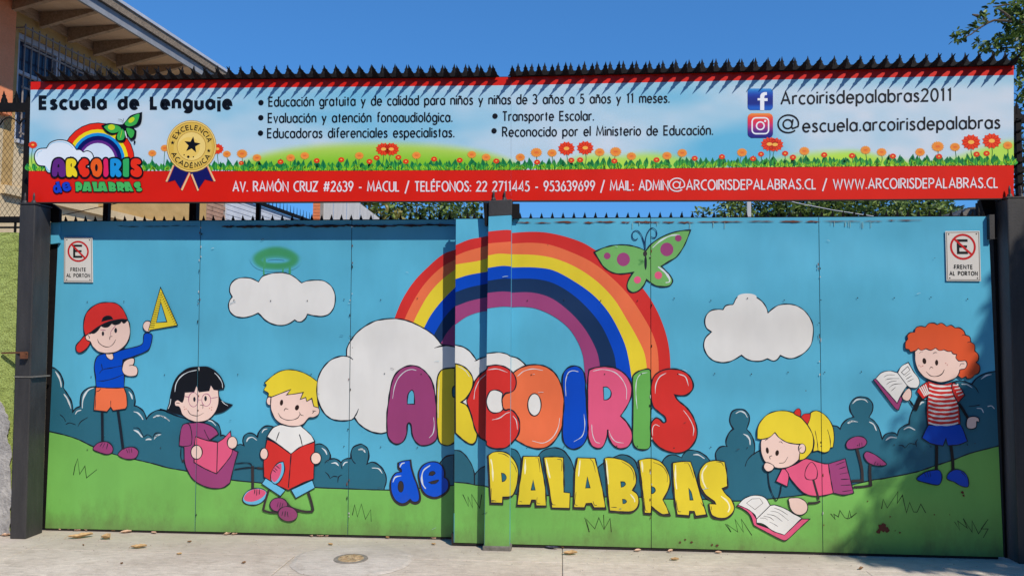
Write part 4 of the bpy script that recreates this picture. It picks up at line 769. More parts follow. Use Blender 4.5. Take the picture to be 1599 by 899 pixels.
# ================================================================ stroke lettering (condensed geometric sans)
def arc(cx, cy, rx, ry, a0, a1): return ell(cx, cy, rx, ry, a0, a1, 26)
bw = lambda: arc(.19, .34, .19, .34, 0, 360)
def accent(x, y): return [(x - .03, y), (x + .09, y + .17)]
def tilde(x, y): return [(x - .14, y), (x - .07, y + .06), (x + .05, y), (x + .13, y + .06)]
GL = {
 'a': (.38, [bw() + [bw()[0]], [(.38, .68), (.38, 0)]]), 'b': (.38, [bw() + [bw()[0]], [(0, 1.05), (0, 0)]]), 'c': (.3, [arc(.2, .34, .2, .34, 50, 310)]),
 'd': (.38, [bw() + [bw()[0]], [(.38, 1.05), (.38, 0)]]), 'e': (.38, [[(.01, .35), (.38, .35)] + arc(.19, .34, .19, .34, 2, 318)]), 'f': (.22, [arc(.22, .88, .13, .15, 70, 180) + [(.09, 0)], [(0, .66), (.22, .66)]]),
 'g': (.38, [bw() + [bw()[0]], [(.38, .68), (.38, -.1)] + arc(.19, -.1, .19, .19, 0, -150)]), 'h': (.34, [[(0, 1.05), (0, 0)], [(0, .4)] + arc(.17, .48, .17, .2, 180, 0) + [(.34, 0)]]),
 'i': (.0, [[(0, .68), (0, 0)], [(0, .85), (0, .96)]]), 'j': (.02, [[(.02, .68), (.02, -.28)], [(.02, .85), (.02, .96)]]), 'l': (.0, [[(0, 1.05), (0, 0)]]),
 'm': (.56, [[(0, .68), (0, 0)], [(0, .4)] + arc(.14, .5, .14, .18, 180, 0) + [(.28, 0)], [(.28, .4)] + arc(.42, .5, .14, .18, 180, 0) + [(.56, 0)]]),
 'n': (.34, [[(0, .68), (0, 0)], [(0, .4)] + arc(.17, .48, .17, .2, 180, 0) + [(.34, 0)]]), 'o': (.38, [bw() + [bw()[0]]]), 'p': (.38, [bw() + [bw()[0]], [(0, .68), (0, -.3)]]),
 'q': (.38, [bw() + [bw()[0]], [(.38, .68), (.38, -.3)]]), 'r': (.2, [[(0, .68), (0, 0)], [(0, .42)] + arc(.16, .46, .16, .21, 170, 60)]),
 's': (.26, [[(.25, .56), (.19, .66), (.1, .67), (.03, .6), (.03, .48), (.1, .4), (.2, .31), (.26, .2), (.23, .06), (.13, 0), (.04, .02), (0, .12)]]),
 't': (.2, [[(.1, .9), (.1, 0)], [(0, .66), (.2, .66)]]), 'u': (.34, [[(0, .68)] + arc(.17, .2, .17, .2, 180, 360) + [(.34, .68)], [(.34, .3), (.34, 0)]]),
 'v': (.34, [[(0, .68), (.17, 0), (.34, .68)]]), 'y': (.36, [[(0, .68), (.19, .06)], [(.36, .68), (.08, -.3)]]), 'z': (.32, [[(0, .66), (.32, .66), (0, .02), (.32, .02)]]),
 'A': (.5, [[(0, 0), (.25, 1), (.5, 0)], [(.09, .33), (.41, .33)]]), 'B': (.38, [[(0, 0), (0, 1), (.15, 1)] + arc(.15, .77, .19, .23, 90, -90) + [(0, .54)], [(.15, .54)] + arc(.17, .27, .21, .27, 90, -90) + [(0, 0)]]),
 'C': (.42, [arc(.34, .5, .34, .5, 72, 288)]), 'D': (.44, [[(0, 0), (0, 1), (.1, 1)] + arc(.1, .5, .34, .5, 90, -90) + [(0, 0)]]), 'E': (.34, [[(.34, .98), (0, .98), (0, .02), (.34, .02)], [(0, .52), (.32, .52)]]),
 'F': (.32, [[(.32, .98), (0, .98), (0, 0)], [(0, .52), (.3, .52)]]), 'G': (.5, [arc(.36, .5, .36, .5, 60, 330) + [(.5, .45), (.34, .45)]]), 'I': (.0, [[(0, 1), (0, 0)]]), 'J': (.2, [[(.2, 1)] + arc(.08, .14, .12, .14, 0, -120)]),
 'L': (.3, [[(0, 1), (0, .02), (.3, .02)]]), 'M': (.6, [[(0, 0), (.07, 1), (.3, .15), (.53, 1), (.6, 0)]]), 'N': (.46, [[(0, 0), (0, 1), (.46, 0), (.46, 1)]]),
 'O': (.56, [arc(.28, .5, .28, .5, 0, 360) + [(.56, .5)]]), 'P': (.38, [[(0, 0), (0, 1), (.16, 1)] + arc(.16, .74, .22, .26, 90, -90) + [(0, .48)]]), 'R': (.4, [[(0, 0), (0, 1), (.16, 1)] + arc(.16, .75, .2, .25, 90, -90) + [(0, .5)], [(.16, .5), (.4, 0)]]),
 'S': (.36, [[(.34, .86), (.27, .98), (.15, 1), (.05, .9), (.05, .72), (.16, .58), (.28, .44), (.36, .27), (.31, .07), (.17, 0), (.05, .05), (0, .2)]]), 'T': (.4, [[(0, .98), (.4, .98)], [(.2, .98), (.2, 0)]]),
 'U': (.42, [[(0, 1)] + arc(.21, .25, .21, .25, 180, 360) + [(.42, 1)]]), 'V': (.46, [[(0, 1), (.23, 0), (.46, 1)]]), 'W': (.74, [[(0, 1), (.19, 0), (.37, .9), (.55, 0), (.74, 1)]]), 'X': (.44, [[(0, 0), (.44, 1)], [(0, 1), (.44, 0)]]), 'Z': (.42, [[(0, .98), (.42, .98), (0, .02), (.42, .02)]]),
 '0': (.38, [arc(.19, .5, .19, .5, 0, 360) + [(.38, .5)]]), '1': (.22, [[(.02, .86), (.14, .97), (.14, 0)]]), '2': (.38, [arc(.18, .76, .17, .24, 165, -35) + [(0, .02), (.38, .02)]]), '3': (.36, [arc(.15, .76, .17, .24, 150, -90) + [], arc(.15, .27, .2, .27, 90, -150)]),
 '4': (.42, [[(.32, 0), (.32, 1), (0, .26), (.42, .26)]]), '5': (.36, [[(.34, .98), (.1, .98), (.06, .58)] + arc(.14, .31, .21, .31, 110, -140)]), '6': (.38, [[(.27, 1), (.03, .42)] + arc(.19, .3, .18, .3, 160, 520)]),
 '7': (.36, [[(0, .98), (.36, .98), (.08, 0)]]), '9': (.38, [arc(.19, .7, .18, .3, -20, 340), [(.36, .6), (.12, 0)]]), '8': (.38, [arc(.19, .76, .16, .24, 0, 360), arc(.19, .26, .19, .26, 0, 360)]),
 '.': (.04, [[(.02, -.02), (.02, .1)]]), ':': (.04, [[(.02, -.02), (.02, .1)], [(.02, .5), (.02, .62)]]), '/': (.34, [[(0, -.24), (.34, 1.1)]]), '-': (.24, [[(0, .38), (.24, .38)]]),
 '#': (.56, [[(.1, 0), (.24, 1)], [(.34, 0), (.48, 1)], [(0, .32), (.52, .32)], [(.05, .68), (.56, .68)]]),
 '@': (1.0, [arc(.5, .42, .5, .6, -48, -378) + [(.84, .16), (.72, .1), (.66, .2), (.73, .72)], arc(.47, .4, .22, .3, 0, 360) + [(.69, .4)]]),
 ' ': (.24, [])}
for ch, b, ax in (('á', 'a', .2), ('é', 'e', .18), ('í', 'i', .0), ('ó', 'o', .19)): GL[ch] = (GL[b][0], (GL[b][1][:1] if b == 'i' else GL[b][1]) + [accent(ax, .8)])
GL['ñ'] = (.34, GL['n'][1] + [tilde(.17, .84)]); GL['Ó'] = (.56, GL['O'][1] + [accent(.26, 1.1)]); GL['É'] = (.34, GL['E'][1] + [accent(.16, 1.1)])
def text_shapes(txt, x0, x1, base, cap, w, mat, gap=.17, place=None, letters=False):
    "strokes of one line of print: base(x) gives the baseline, the line is fitted between x0 and x1"
    adv = []; tot = 0
    for c in txt: adv.append(tot); tot += GL[c][0] + gap
    tot -= gap; k = (x1 - x0) / tot; out = []
    for c, a in zip(txt, adv):
        for j, s in enumerate(GL[c][1]):
            P = [(x0 + (a + p[0]) * k, p[1]) for p in s]
            P = [place(x, y) for x, y in P] if place else [(x, base(x) - y * cap) for x, y in P]
            out.append((j, ribbon(P, w)))
    n = max([j for j, _ in out] + [0]) + 1
    if letters:
        res = []; k2 = 0
        for c in txt:
            m_ = len(GL[c][1])
            if m_: res.append([(out[k2 + q][1], mat) for q in range(m_)])
            k2 += m_
        return res
    return [(sum([r for i, r in out if i == j], []), mat) for j in range(n)]
# ================================================================ the banner
bn = empty('banner', at(800, 313, YB), label='long printed school banner with rainbow logo, medal and flowers above the gate', cat='banner')
OWN['B'] = bn
def poly_at(pts):
    def f(x):
        for (xa, ya), (xb, yb) in zip(pts, pts[1:]):
            if x <= xb or (xb, yb) == pts[-1]: return ya + (yb - ya) * (x - xa) / (xb - xa)
    return f
BT = poly_at([(48, 128), (400, 124), (775, 121.5), (800, 120.5), (1199, 112.5), (1583, 103)])
BR = poly_at([(48, 140.5), (400, 137), (800, 133.5), (1199, 125), (1583, 117.5)])
BD = poly_at([(44, 267), (400, 267), (800, 265.5), (1200, 261), (1583, 258)])
BB = poly_at([(44, 316), (400, 315.5), (800, 313.5), (1200, 312.8), (1583, 310)])
XL = lambda y: 48 - (y - 128) * 4 / 188
def lerp(a, b, t): return tuple(x + (y - x) * t for x, y in zip(a, b))
def sstep(a, b, x): t = max(0, min(1, (x - a) / (b - a))); return t * t * (3 - 2 * t)
def hsh(i, j): return (math.sin(i * 127.1 + j * 311.7) * 43758.5453) % 1
def vn(x, y):
    i, j = math.floor(x), math.floor(y); u, v = x - i, y - j; u = u * u * (3 - 2 * u); v = v * v * (3 - 2 * v)
    return (hsh(i, j) * (1 - u) + hsh(i + 1, j) * u) * (1 - v) + (hsh(i, j + 1) * (1 - u) + hsh(i + 1, j + 1) * u) * v
blobs = [(640, 195, 150, 40, .55), (430, 170, 130, 25, .4), (1120, 235, 90, 40, .85), (1040, 150, 90, 22, .5), (1165, 225, 60, 40, .6), (120, 150, 90, 14, .3), (60, 230, 40, 50, .4), (1400, 120, 300, 16, .55), (500, 145, 400, 16, .4)]
def sky_print(x, y):
    w = (200, 213, 226); b = (96, 178, 214); m = 0.06 + 0.25 * (vn(x / 70, y / 30) - 0.35) + 0.2 * (vn(x / 25 + 9, y / 14) - .5)
    for cx, cy, rx, ry, s in blobs: m += s * math.exp(-((x - cx) / rx) ** 2 - ((y - cy) / ry) ** 2)
    c = lerp(w, b, max(0, min(1, m)))
    # printed green rise behind the flowers
    g = 1 - ((x - 590) / 225) ** 2
    top = 266 - (44 * math.sqrt(g) if g > 0 else 0)
    a = sstep(top - 6, top + 10, y) if g > 0.02 else 0
    gc = lerp((176, 208, 90), (122, 190, 36), sstep(top, 262, y)); c = lerp(c, gc, a)
    for gx, gw in ((1010, 90), (1300, 110), (1330, 60), (930, 60), (1585, 90), (60, 60)):
        hgt = 24 * math.exp(-((x - gx) / gw) ** 2) * (1.6 if gx == 1585 else 1); t2 = BD(x) - hgt
        if hgt > 3: c = lerp(c, (176, 220, 70), 0.9 * sstep(t2 - 7, t2 + 9, y))
    return c
bmat = colour_attr_mat('printed_vinyl_sky', False)
def bgrid(xa, xb, f0, f1, nx, ny, cf, name, lvl=0):
    vs = []; cs = []; fs = []
    for j in range(ny + 1):
        for i in range(nx + 1):
            x = xa + (xb - xa) * i / nx; t = j / ny; y = f0(x) + (f1(x) - f0(x)) * t; X = x if i or xa > 60 else XL(y)
            vs.append(tuple(at(X, y, YB - BASE * 0.5 - lvl * STEP))); cs.append(rgb(*cf(x, y)))
    for j in range(ny):
        for i in range(nx): a = j * (nx + 1) + i; fs.append((a, a + nx + 1, a + nx + 2, a + 1))
    me = bpy.data.meshes.new(name); me.from_pydata(vs, [], fs); me.materials.append(bmat)
    ca = me.color_attributes.new('print', 'FLOAT_COLOR', 'POINT')
    for i, c in enumerate(cs): ca.data[i].color = c
    return link(name, me, bn)
BRED = printed(212, 26, 4)
# two board panels (red vinyl wraps their edges)
for xa, xb in ((46, 797.85), (798.1, 1583)):
    mb = MB(); n = 12
    xs = [xa + (xb - xa) * i / n for i in range(n + 1)]
    for i in range(n):
        plate(mb, [(XL(BT(xs[i])) if xs[i] < 60 else xs[i], BT(xs[i])), (xs[i + 1], BT(xs[i + 1])), (xs[i + 1], BB(xs[i + 1])), (XL(BB(xs[i])) if xs[i] < 60 else xs[i], BB(xs[i]))], YB, 0.018, BRED)
    mb.build('banner_panel', bn)
    mb = MB()
    for f0, d in ((BT, 3), (BB, -4)):
        for i in range(n): mb.bar(at(xs[i], f0(xs[i]) + d, YB + 0.04), at(xs[i + 1], f0(xs[i + 1]) + d, YB + 0.04), 0.03, 0.03, black_iron)
    mb.build('frame_rail', bn)
bgrid(48, 797.85, BR, BD, 110, 34, sky_print, 'printed_sky'); bgrid(798.1, 1583, BR, BD, 110, 34, sky_print, 'printed_sky')
mb = MB()
for i in range(12):
    x0 = 46 + (1583 - 46) * i / 12; x1 = 46 + (1583 - 46) * (i + 1) / 12; mb.bar(at(x0, BB(x0) + 0.8, YB + 0.012), at(x1, BB(x1) + 0.8, YB + 0.012), 0.03, 0.008, fr)
mb.build('lower_trim', bn)
def pb(name, sh, lvl=8, label=None, parents=None, kind=None): return put(name, sh, lvl, owner='B', label=label, parents=parents, kind=kind)
BK = printed(6, 6, 14); TW = printed(226, 214, 220)
ln = lambda xa, ya, xb, yb: (lambda x: ya + (yb - ya) * (x - xa) / (xb - xa))
def sub_empty(name, par):
    o = empty(name); o.parent = par; o.matrix_parent_inverse = world(par).inverted(); return o
def tb(txt, x0, x1, base, cap, w, mat=BK, gap=.17):
    e = sub_empty('printed_text', bn)
    for s_ in text_shapes(txt, x0, x1, base, cap, w, mat, gap, letters=True): pb('letter', s_, 20, parents={'B': e})
tb('Escuela de Lenguaje', 63, 360, ln(61, 169.5, 362, 169.2), 18, 5.5, gap=.27)
L1 = ln(419, 166.2, 1047, 160.2)
tb('Educación gratuita y de calidad para niños y niñas de 3 años a 5 años y 11 meses.', 420, 1045, L1, 14.3, 2.15)
tb('Evaluación y atención fonoaudiológica.', 419, 706, ln(418, 191.5, 707, 190), 14.3, 2.15)
tb('Educadoras diferenciales especialistas.', 418, 709, ln(417, 215.3, 710, 214), 14.3, 2.15)
tb('Transporte Escolar.', 785, 927, ln(783, 188.8, 928, 188), 14.3, 2.15)
tb('Reconocido por el Ministerio de Educación.', 785, 1113, ln(784, 213.3, 1114, 210.3), 14.3, 2.15)
for x, y in ((407.5, 160.5), (407.3, 184), (406.8, 208), (773, 181.5), (771.5, 204.5)): pb('printed_bullet', [(tris(ell(x, y, 4.2)), BK)], 20)
tb('Arcoirisdepalabras2011', 1220, 1486, ln(1219, 163, 1487, 157.3), 19, 2.8)
tb('escuela.arcoirisdepalabras', 1254, 1561, ln(1253, 206, 1562, 200.2), 19, 2.8)
tb('@', 1215, 1247, ln(1213, 203.5, 1248, 203), 23, 2.5)
base_red = poly_at([(363, 298.8), (800, 298.6), (1199, 295.7), (1560, 293)])
tb('AV. RAMÓN CRUZ #2639 - MACUL / TELÉFONOS: 22 2711445 - 953639699 / MAIL: ADMIN', 364, 1043, base_red, 15, 2.2, TW, .16)
tb('@', 1045, 1069, lambda x: base_red(x) - 1, 17, 1.9, TW); tb('ARCOIRISDEPALABRAS.CL / WWW.ARCOIRISDEPALABRAS.CL', 1072, 1558, base_red, 15, 2.2, TW, .16)
# social icons
def rrect(x0, y0, x1, y1, r, n=6):
    o = []
    for cx, cy, a in ((x1 - r, y0 + r, -90), (x1 - r, y1 - r, 0), (x0 + r, y1 - r, 90), (x0 + r, y0 + r, 180)): o += ell(cx, cy, r, r, a, a + 90, 24)
    return o
def grad_icon(name, x0, y0, x1, y1, r, cols):
    "rounded square whose printed colour runs down through cols"
    q = rrect(x0, y0, x1, y1, r); n = 16; fs = []; vs = []; cs = []
    ys = [y0 + (y1 - y0) * j / n for j in range(n + 1)]
    def hw(y):
        d = max(0, (y0 + r) - y, y - (y1 - r)); return (x1 - x0) / 2 - r + math.sqrt(max(0, r * r - d * d))
    cx = (x0 + x1) / 2
    for j, y in enumerate(ys):
        h = hw(min(max(y, y0 + 0.15), y1 - 0.15)); t = j / n * (len(cols) - 1); i = min(int(t), len(cols) - 2); c = rgb(*lerp(cols[i], cols[i + 1], t - i))
        for X in (cx - h, cx + h): vs.append(tuple(at(X, y, YB - BASE - 18 * STEP))); cs.append(c)
    for j in range(n): fs.append((2 * j, 2 * j + 1, 2 * j + 3, 2 * j + 2))
    me = bpy.data.meshes.new(name); me.from_pydata(vs, [], fs); me.materials.append(bmat)
    ca = me.color_attributes.new('print', 'FLOAT_COLOR', 'POINT')
    for i, c in enumerate(cs): ca.data[i].color = c
    return link(name, me, bn)
ic = grad_icon('printed_icon', 1167.5, 138.5, 1207, 172, 5, [(60, 150, 214), (20, 100, 190), (10, 60, 165), (6, 40, 140), (6, 36, 130), (6, 36, 130), (14, 90, 190), (14, 90, 190)]); ic['label'] = 'blue square icon with a white letter f'
IW = printed(232, 236, 244)
pb('icon_letter', [(tris([(1187.0, 172.5), (1187.0, 157), (1183.0, 157), (1183.0, 153.6), (1187.0, 153.6), (1187.2, 149), (1189.4, 145.8), (1193.0, 144.2), (1197.5, 144.2), (1197.5, 148.6), (1195.0, 148.8), (1193.6, 150.2), (1193.4, 153.6), (1198.6, 153.6), (1198.6, 158), (1193.4, 158), (1193.4, 172.5)]), IW)], 22, parents={'B': ic})
ic = grad_icon('printed_icon', 1167.5, 177, 1207, 215.6, 7, [(236, 150, 60), (232, 80, 50), (222, 44, 70), (190, 44, 110), (110, 40, 130), (40, 30, 130), (20, 24, 120)]); ic['label'] = 'orange to purple camera icon'
pb('icon_outline', [(ribbon(rrect(1174.5, 184.2, 1200.2, 209, 6), 2.2, True), IW), (ribbon(ell(1187.3, 196.6, 6), 2.2, True), IW), (tris(ell(1194.8, 189.2, 1.7)), IW)], 22, parents={'B': ic})
# medal
GOLD = printed(216, 178, 76); GOLD2 = printed(176, 132, 50); GOLD3 = printed(236, 206, 120); RIB = printed(16, 16, 92); STR = printed(232, 190, 140); STR2 = printed(190, 60, 50)
def star(cx, cy, r, k=.42, rot=-90, n=5): return [(cx + (r if i % 2 == 0 else r * k) * math.cos(math.radians(rot + i * 180 / n)), cy + (r if i % 2 == 0 else r * k) * math.sin(math.radians(rot + i * 180 / n))) for i in range(2 * n)]
CM = (30, 170, 4.997)
pbm = lambda s: [(x, y) for x, y, c in parse(s, CM)]
pb('printed_ribbon', [(tris(pbm("1190,445 1160,570 1215,555 1262,628 1335,500 1300,440")), RIB), (tris(pbm("1480,445 1512,565 1450,550 1395,632 1335,505 1370,440")), RIB),
    (ribbon(pbm("1205,440 1148,568"), 2.6), STR), (ribbon(pbm("1212,440 1160,566"), .9), STR2), (ribbon(pbm("1330,500 1268,635"), 2.8), STR), (ribbon(pbm("1322,500 1260,628"), .9), STR2), (ribbon(pbm("1470,445 1526,565"), 2.6), STR), (ribbon(pbm("1462,445 1514,562"), .9), STR2), (ribbon(pbm("1345,510 1396,638"), 2.8), STR), (ribbon(pbm("1338,515 1386,632"), .9), STR2)], 30)
mx, my = 299, 228.5
md = pb('printed_medal', [(tris(ell(mx, my, 39, 40.5)), GOLD2), (tris(ell(mx, my, 38.2, 39.6)), GOLD3), (tris(ell(mx, my, 36, 37.4)), GOLD), (ribbon(ell(mx, my, 36, 37.4), .9, True), GOLD2), (tris(ell(mx + 2, my + 3, 30, 28)), printed(222, 188, 92)), (tris(ell(mx, my, 22.4)), GOLD3), (ribbon(ell(mx, my, 22.4), .9, True), GOLD2), (tris(ell(mx - 4, my + 2, 17, 16)), printed(232, 196, 98)),
    (tris(star(mx + 1, my - 2, 13.5, .42, -82)), BK), (tris(star(269.5, 223, 3.6)), BK), (tris(star(326, 235.5, 3.4)), BK), (tris(ell(294, 245, 2)), BK), (tris(ell(287.5, 242, 1)), BK), (tris(ell(302, 245, 1)), BK)], 42)['B']
for txt, a0, a1, inner, cap in (('EXCELENCIA', 206, 346, 1, 7), ('ACADÉMICA', 160, 28, 0, 7)):
    R = 26 if inner else 33.5
    def place(x, y, R=R, cap=cap, inner=inner, a0=a0, a1=a1):
        a = math.radians(a0 + (a1 - a0) * x); rr = R + (y * cap if inner else -y * cap); return (mx + rr * math.cos(a), my + rr * math.sin(a))
    [pb('letter', s_, 60, parents={'B': md}) for s_ in text_shapes(txt, 0, 1, None, 1, 1.3, BK, .24, place=place, letters=True)]
# logo
LG = (0, 150, 3.995)
def fromLG(s): return px(s, LG)
cx, cy = 153, 251
lr = [(tris(ell(cx - 1, cy, 53, 55, 180, 360) + []), BK)]
for (ra, rb_), c in zip(((57.5, 59.5), (56.3, 58.2), (47.5, 49), (42, 43.5), (37.5, 38.8), (31, 32), (26.8, 27.5)), (BK, printed(226, 40, 10), printed(234, 214, 20), printed(20, 140, 214), printed(8, 8, 90), printed(96, 36, 130), printed(206, 222, 240))):
    lr.append((tris(ell(cx, cy, ra, rb_, 180, 360)), c))
lr = lr[1:]
pb('printed_rainbow', lr, 30)
pb('printed_cloud', so_(px("215,380 222,350 245,330 290,325* 310,295 345,278 380,274 420,282 455,305 478,335* 500,335 520,350* 545,342 572,355 585,385 585,420* 560,480 320,480* 300,478 285,460 280,438* 240,432 222,410", LG), None, printed(222, 232, 244), 1.5, BK)
   + [st(px("300,318 325,295 380,286 425,298 455,325", LG), None, 1.2, printed(140, 200, 232)), st(px("230,380 235,355 262,340", LG), None, 1.0, printed(140, 200, 232)), st(px("285,440 300,465 330,475", LG), None, 2.5, printed(140, 200, 232))], 40)
LC = {'A1': (96, 36, 124), 'R1': (238, 212, 30), 'R2': (238, 212, 30), 'C': (228, 44, 14), 'O': (232, 92, 20), 'I1': (220, 30, 96), 'R3': (26, 144, 214), 'I2': (48, 168, 92), 'S': (228, 44, 14)}
def t_arc(p, dy=0): return (80.5 + (p[0] - 603) * (141.5 / 487), 247.5 + (p[1] - 568) * (29.5 / 138) + dy)
# the printed capitals stand apart, each heavily outlined
LX = {'A1': (81, 102.5), 'R1': (103, 112.3), 'R2': (112, 120.5), 'C': (121.5, 139.5), 'O': (141.5, 159.5), 'I1': (161.5, 169.5), 'R3': (172, 189.5), 'I2': (192, 201.5), 'S': (204, 221.5)}
def bounds(k):
    q = parse(*LETTERS[k][:2]); return min(p[0] for p in q), max(p[0] for p in q), min(p[1] for p in q), max(p[1] for p in q)
back = []; front = []
for k in ('A1', 'R1', 'R2', 'C', 'O', 'I1', 'R3', 'I2', 'S'):
    x0, x1, y0, y1 = bounds(k); X0, X1 = LX[k]
    f = lambda p: (X0 + (p[0] - x0) * (X1 - X0) / (x1 - x0), 247.5 + (p[1] - y0) * 29 / (y1 - y0))
    q = [f(p) for p in smooth(parse(*LETTERS[k][:2]), True)]
    back += ribbon(q, 5.2, True); c = printed(*LC[k]); front.append((tris(q), c))
    for h in LETTERS[k][2]: front.append((tris([f(p) for p in smooth(parse(h, LETTERS[k][1]), True)]), BK))
    if k == 'O': front.append((tris(ell((X0 + X1) / 2, 262, 2.2, 5.6)), BK))
    if k == 'R1': front.append((tris(ell(112.3, 258, 2.2, 3)), BK))
pb('printed_letters', [(back, BK)] + front, 60)
sh = de_shapes(printed(20, 60, 190), BK, False); m = lambda p: (83 + (p[0] - 610) * (28.5 / 91), 283 + (p[1] - 717) * (19 / 69))
pb('printed_letters', [([[m(p) for p in t] for t in tr], mt if mt in (BK,) or 'vinyl' in mt.name and mt != INK else BK) for tr, mt in sh], 70)
back = []; front = []; PX = [(117.5, 128.5), (128.5, 143), (143.5, 154), (153.5, 168), (168.5, 181.5), (181.5, 194.5), (194, 208.5), (209, 222)]
LGG = printed(70, 178, 92)
for (s, T, holes), (X0, X1) in zip(PAL, PX):
    q0 = smooth(parse(s, T), True); x0 = min(p[0] for p in q0); x1 = max(p[0] for p in q0); y0 = min(p[1] for p in q0); y1 = max(p[1] for p in q0)
    f = lambda p: (X0 + (p[0] - x0) * (X1 - X0) / (x1 - x0), 284 + (p[1] - y0) * 15 / (y1 - y0)); q = [f(p) for p in q0]
    back += ribbon(q, 1.9, True); front.append((tris(q), LGG))
    for h in holes: front.append((tris([f(p) for p in smooth(parse(h, T), True)]), BK))
pb('printed_letters', [(back, BK)] + front, 70)
LGR = printed(58, 172, 74); LYE = printed(196, 214, 30)
bq = "635,185* 680,172 760,180 780,165 815,125 885,103* 880,160 860,185 830,195 850,220* 845,258 820,275 795,245 775,282 745,285 722,262 738,225* 700,240 660,222"
pb('printed_butterfly', so_(px(bq, LG), None, BK, 1.2, BK) + [fl("650,192 690,178 740,188 755,205 735,225 695,230 665,212", LG, LGR), fl("778,172 820,132 868,112 862,150 845,178 800,190", LG, LGR), fl("760,205 730,245 738,275 770,270 778,230", LG, LGR), fl("790,200 835,215 832,250 815,262 795,230", LG, LGR)]
   + fe(695, 195, 22, 18, LG, LYE) + fe(820, 150, 22, 14, LG, LYE, tilt=-40) + fe(840, 288, 6, 10, LG, BK) + [st("768,160 755,148 735,145", LG, .7, BK), st("768,160 770,140", LG, .7, BK), st("780,218 790,262", LG, 1.6, printed(230, 236, 240)), st("762,215 750,262", LG, .8, LYE)], 110)
# flowers along the red band
RF = printed(230, 62, 22); RF2 = printed(196, 30, 10); OF = printed(238, 158, 60); OF2 = printed(226, 110, 50); FC = printed(244, 180, 80); STEM = printed(40, 110, 50)
DG = printed(18, 120, 66); MG = printed(60, 160, 60); LGN = printed(140, 204, 40); DK = printed(12, 56, 30)
rnd = random.Random(11)
def flower(x, y, r, kind, n=13):
    r *= 1.06; n = 12 if kind == 'r' else 16
    a, b = (RF, RF2) if kind == 'r' else (OF, OF2); q = []
    for i in range(n * 4):
        t = 2 * math.pi * i / (n * 4); k = r * (1 - 0.26 * (0.5 + 0.5 * math.cos(n * t))); q.append((x + k * math.cos(t), y + k * 0.82 * math.sin(t)))
    sh = [(tris(q), a)]
    lines = []
    if r > 4:
        for i in range(n): t = 2 * math.pi * i / n; lines += ribbon([(x + r * .3 * math.cos(t), y + r * .25 * math.sin(t)), (x + r * .85 * math.cos(t), y + r * .7 * math.sin(t))], max(.35, r * .07))
        sh.append((lines, b))
    sh.append((tris(ell(x, y, r * .32, r * .2, n=12)), FC if kind == 'r' else OF2)); return sh
fl_list = []
def addf(x, y, r, k): fl_list.append((x, y, r, k))
for x, y in ((215, 625), (303, 612), (643, 612), (1000, 610), (1345, 605), (1435, 622), (5, 625)): addf(400 + x / 3.995, 90 + y / 3.995, 7, 'o')
for x, y in ((152, 650), (378, 643), (531, 637), (752, 625), (887, 622), (707, 648), (934, 648), (1110, 633), (1270, 640), (1498, 645)): addf(400 + x / 3.995, 90 + y / 3.995, 4.9, 'r')
addf(599, 233, 12, 'r'); addf(611, 233, 12, 'r')
for x, y, r in ((50, 622, 7.5), (150, 592, 9), (248, 595, 7.5), (545, 590, 7.8), (645, 587, 9), (743, 615, 7.5), (965, 612, 7.5), (1060, 595, 7.8), (1433, 592, 8)): addf(800 + x / 3.995, 90 + y / 3.995, r, 'o')
for x, y in ((155, 652), (368, 640), (423, 638), (637, 645), (900, 638), (1138, 628), (1308, 618), (1502, 630), (1552, 602)): addf(800 + x / 3.995, 90 + y / 3.995, 5, 'r')
addf(884.6, 232, 13, 'r'); addf(913.9, 231, 13, 'r')
for x, y, r in ((10, 300, 13), (45, 303, 13), (1268, 288, 14.5), (1397, 280, 14.5)): addf(1199 + x / 3.995, 150 + y / 3.995, r, 'r')
for x, y, r in ((228, 343, 8), (610, 337, 8), (710, 350, 7.8), (950, 350, 7.8), (1060, 315, 9.8), (1168, 318, 8), (1497, 308, 7.5)): addf(1199 + x / 3.995, 150 + y / 3.995, r, 'o')
for x, y in ((108, 358), (157, 382), (352, 367), (526, 372), (780, 375), (1068, 377), (1303, 363), (1365, 358)): addf(1199 + x / 3.995, 150 + y / 3.995, 5.2, 'r')
for x, y, r, k in ((205, 305, 7, 'r'), (950, 357, 6.5, 'o'), (1415, 362, 6.5, 'o'), (1510, 360, 8.5, 'o'), (655, 345, 6.5, 'o'), (1028, 325, 6.5, 'o'), (1355, 330, 10, 'r'), (1505, 418, 4, 'r'), (590, 370, 4, 'r')): addf(x / 3.995, 150 + y / 3.995, r, k)
stems = []
for x, y, r, k in fl_list:
    stems += ribbon(smooth([(x, y + r * .5, False), (x - rnd.uniform(-2, 3), (y + BD(x)) / 2, False), (x + rnd.uniform(-8, 8) * (1 if r > 8 else .5), BD(x) - 1, False)], False), .9)
pb('printed_stems', [(stems, STEM)], 10)
def leaf(x, y, w, h, lean, mat):
    q = smooth([(x, y, True), (x - w + lean * .4, y - h * .45, False), (x + lean, y - h, True), (x + w + lean * .4, y - h * .45, False)], True)
    return [(tris(q), mat), (ribbon([(x, y), (x + lean * .8, y - h * .85)], .5), DK)]
lv = []; layers = [[], [], [], []]
x = 46
while x < 1582:
    b = BD(x)
    if not (80 < x < 222):
        for mat, hh, cnt in ((LGN, (5, 11), 1), (MG, (8, 15), 1), (DG, (12, 20), 1)):
            h = rnd.uniform(*hh); ln_ = rnd.uniform(-9, 9) if mat is LGN else rnd.uniform(-4, 4); i = (LGN, MG, DG).index(mat)
            q = leaf(x + rnd.uniform(-4, 4), b + .3, rnd.uniform(3, 4.9) if mat is not LGN else 2.8, h, ln_, mat)
            layers[i] += q[0][0]; layers[3] += q[1][0]
    x += rnd.uniform(6, 9)
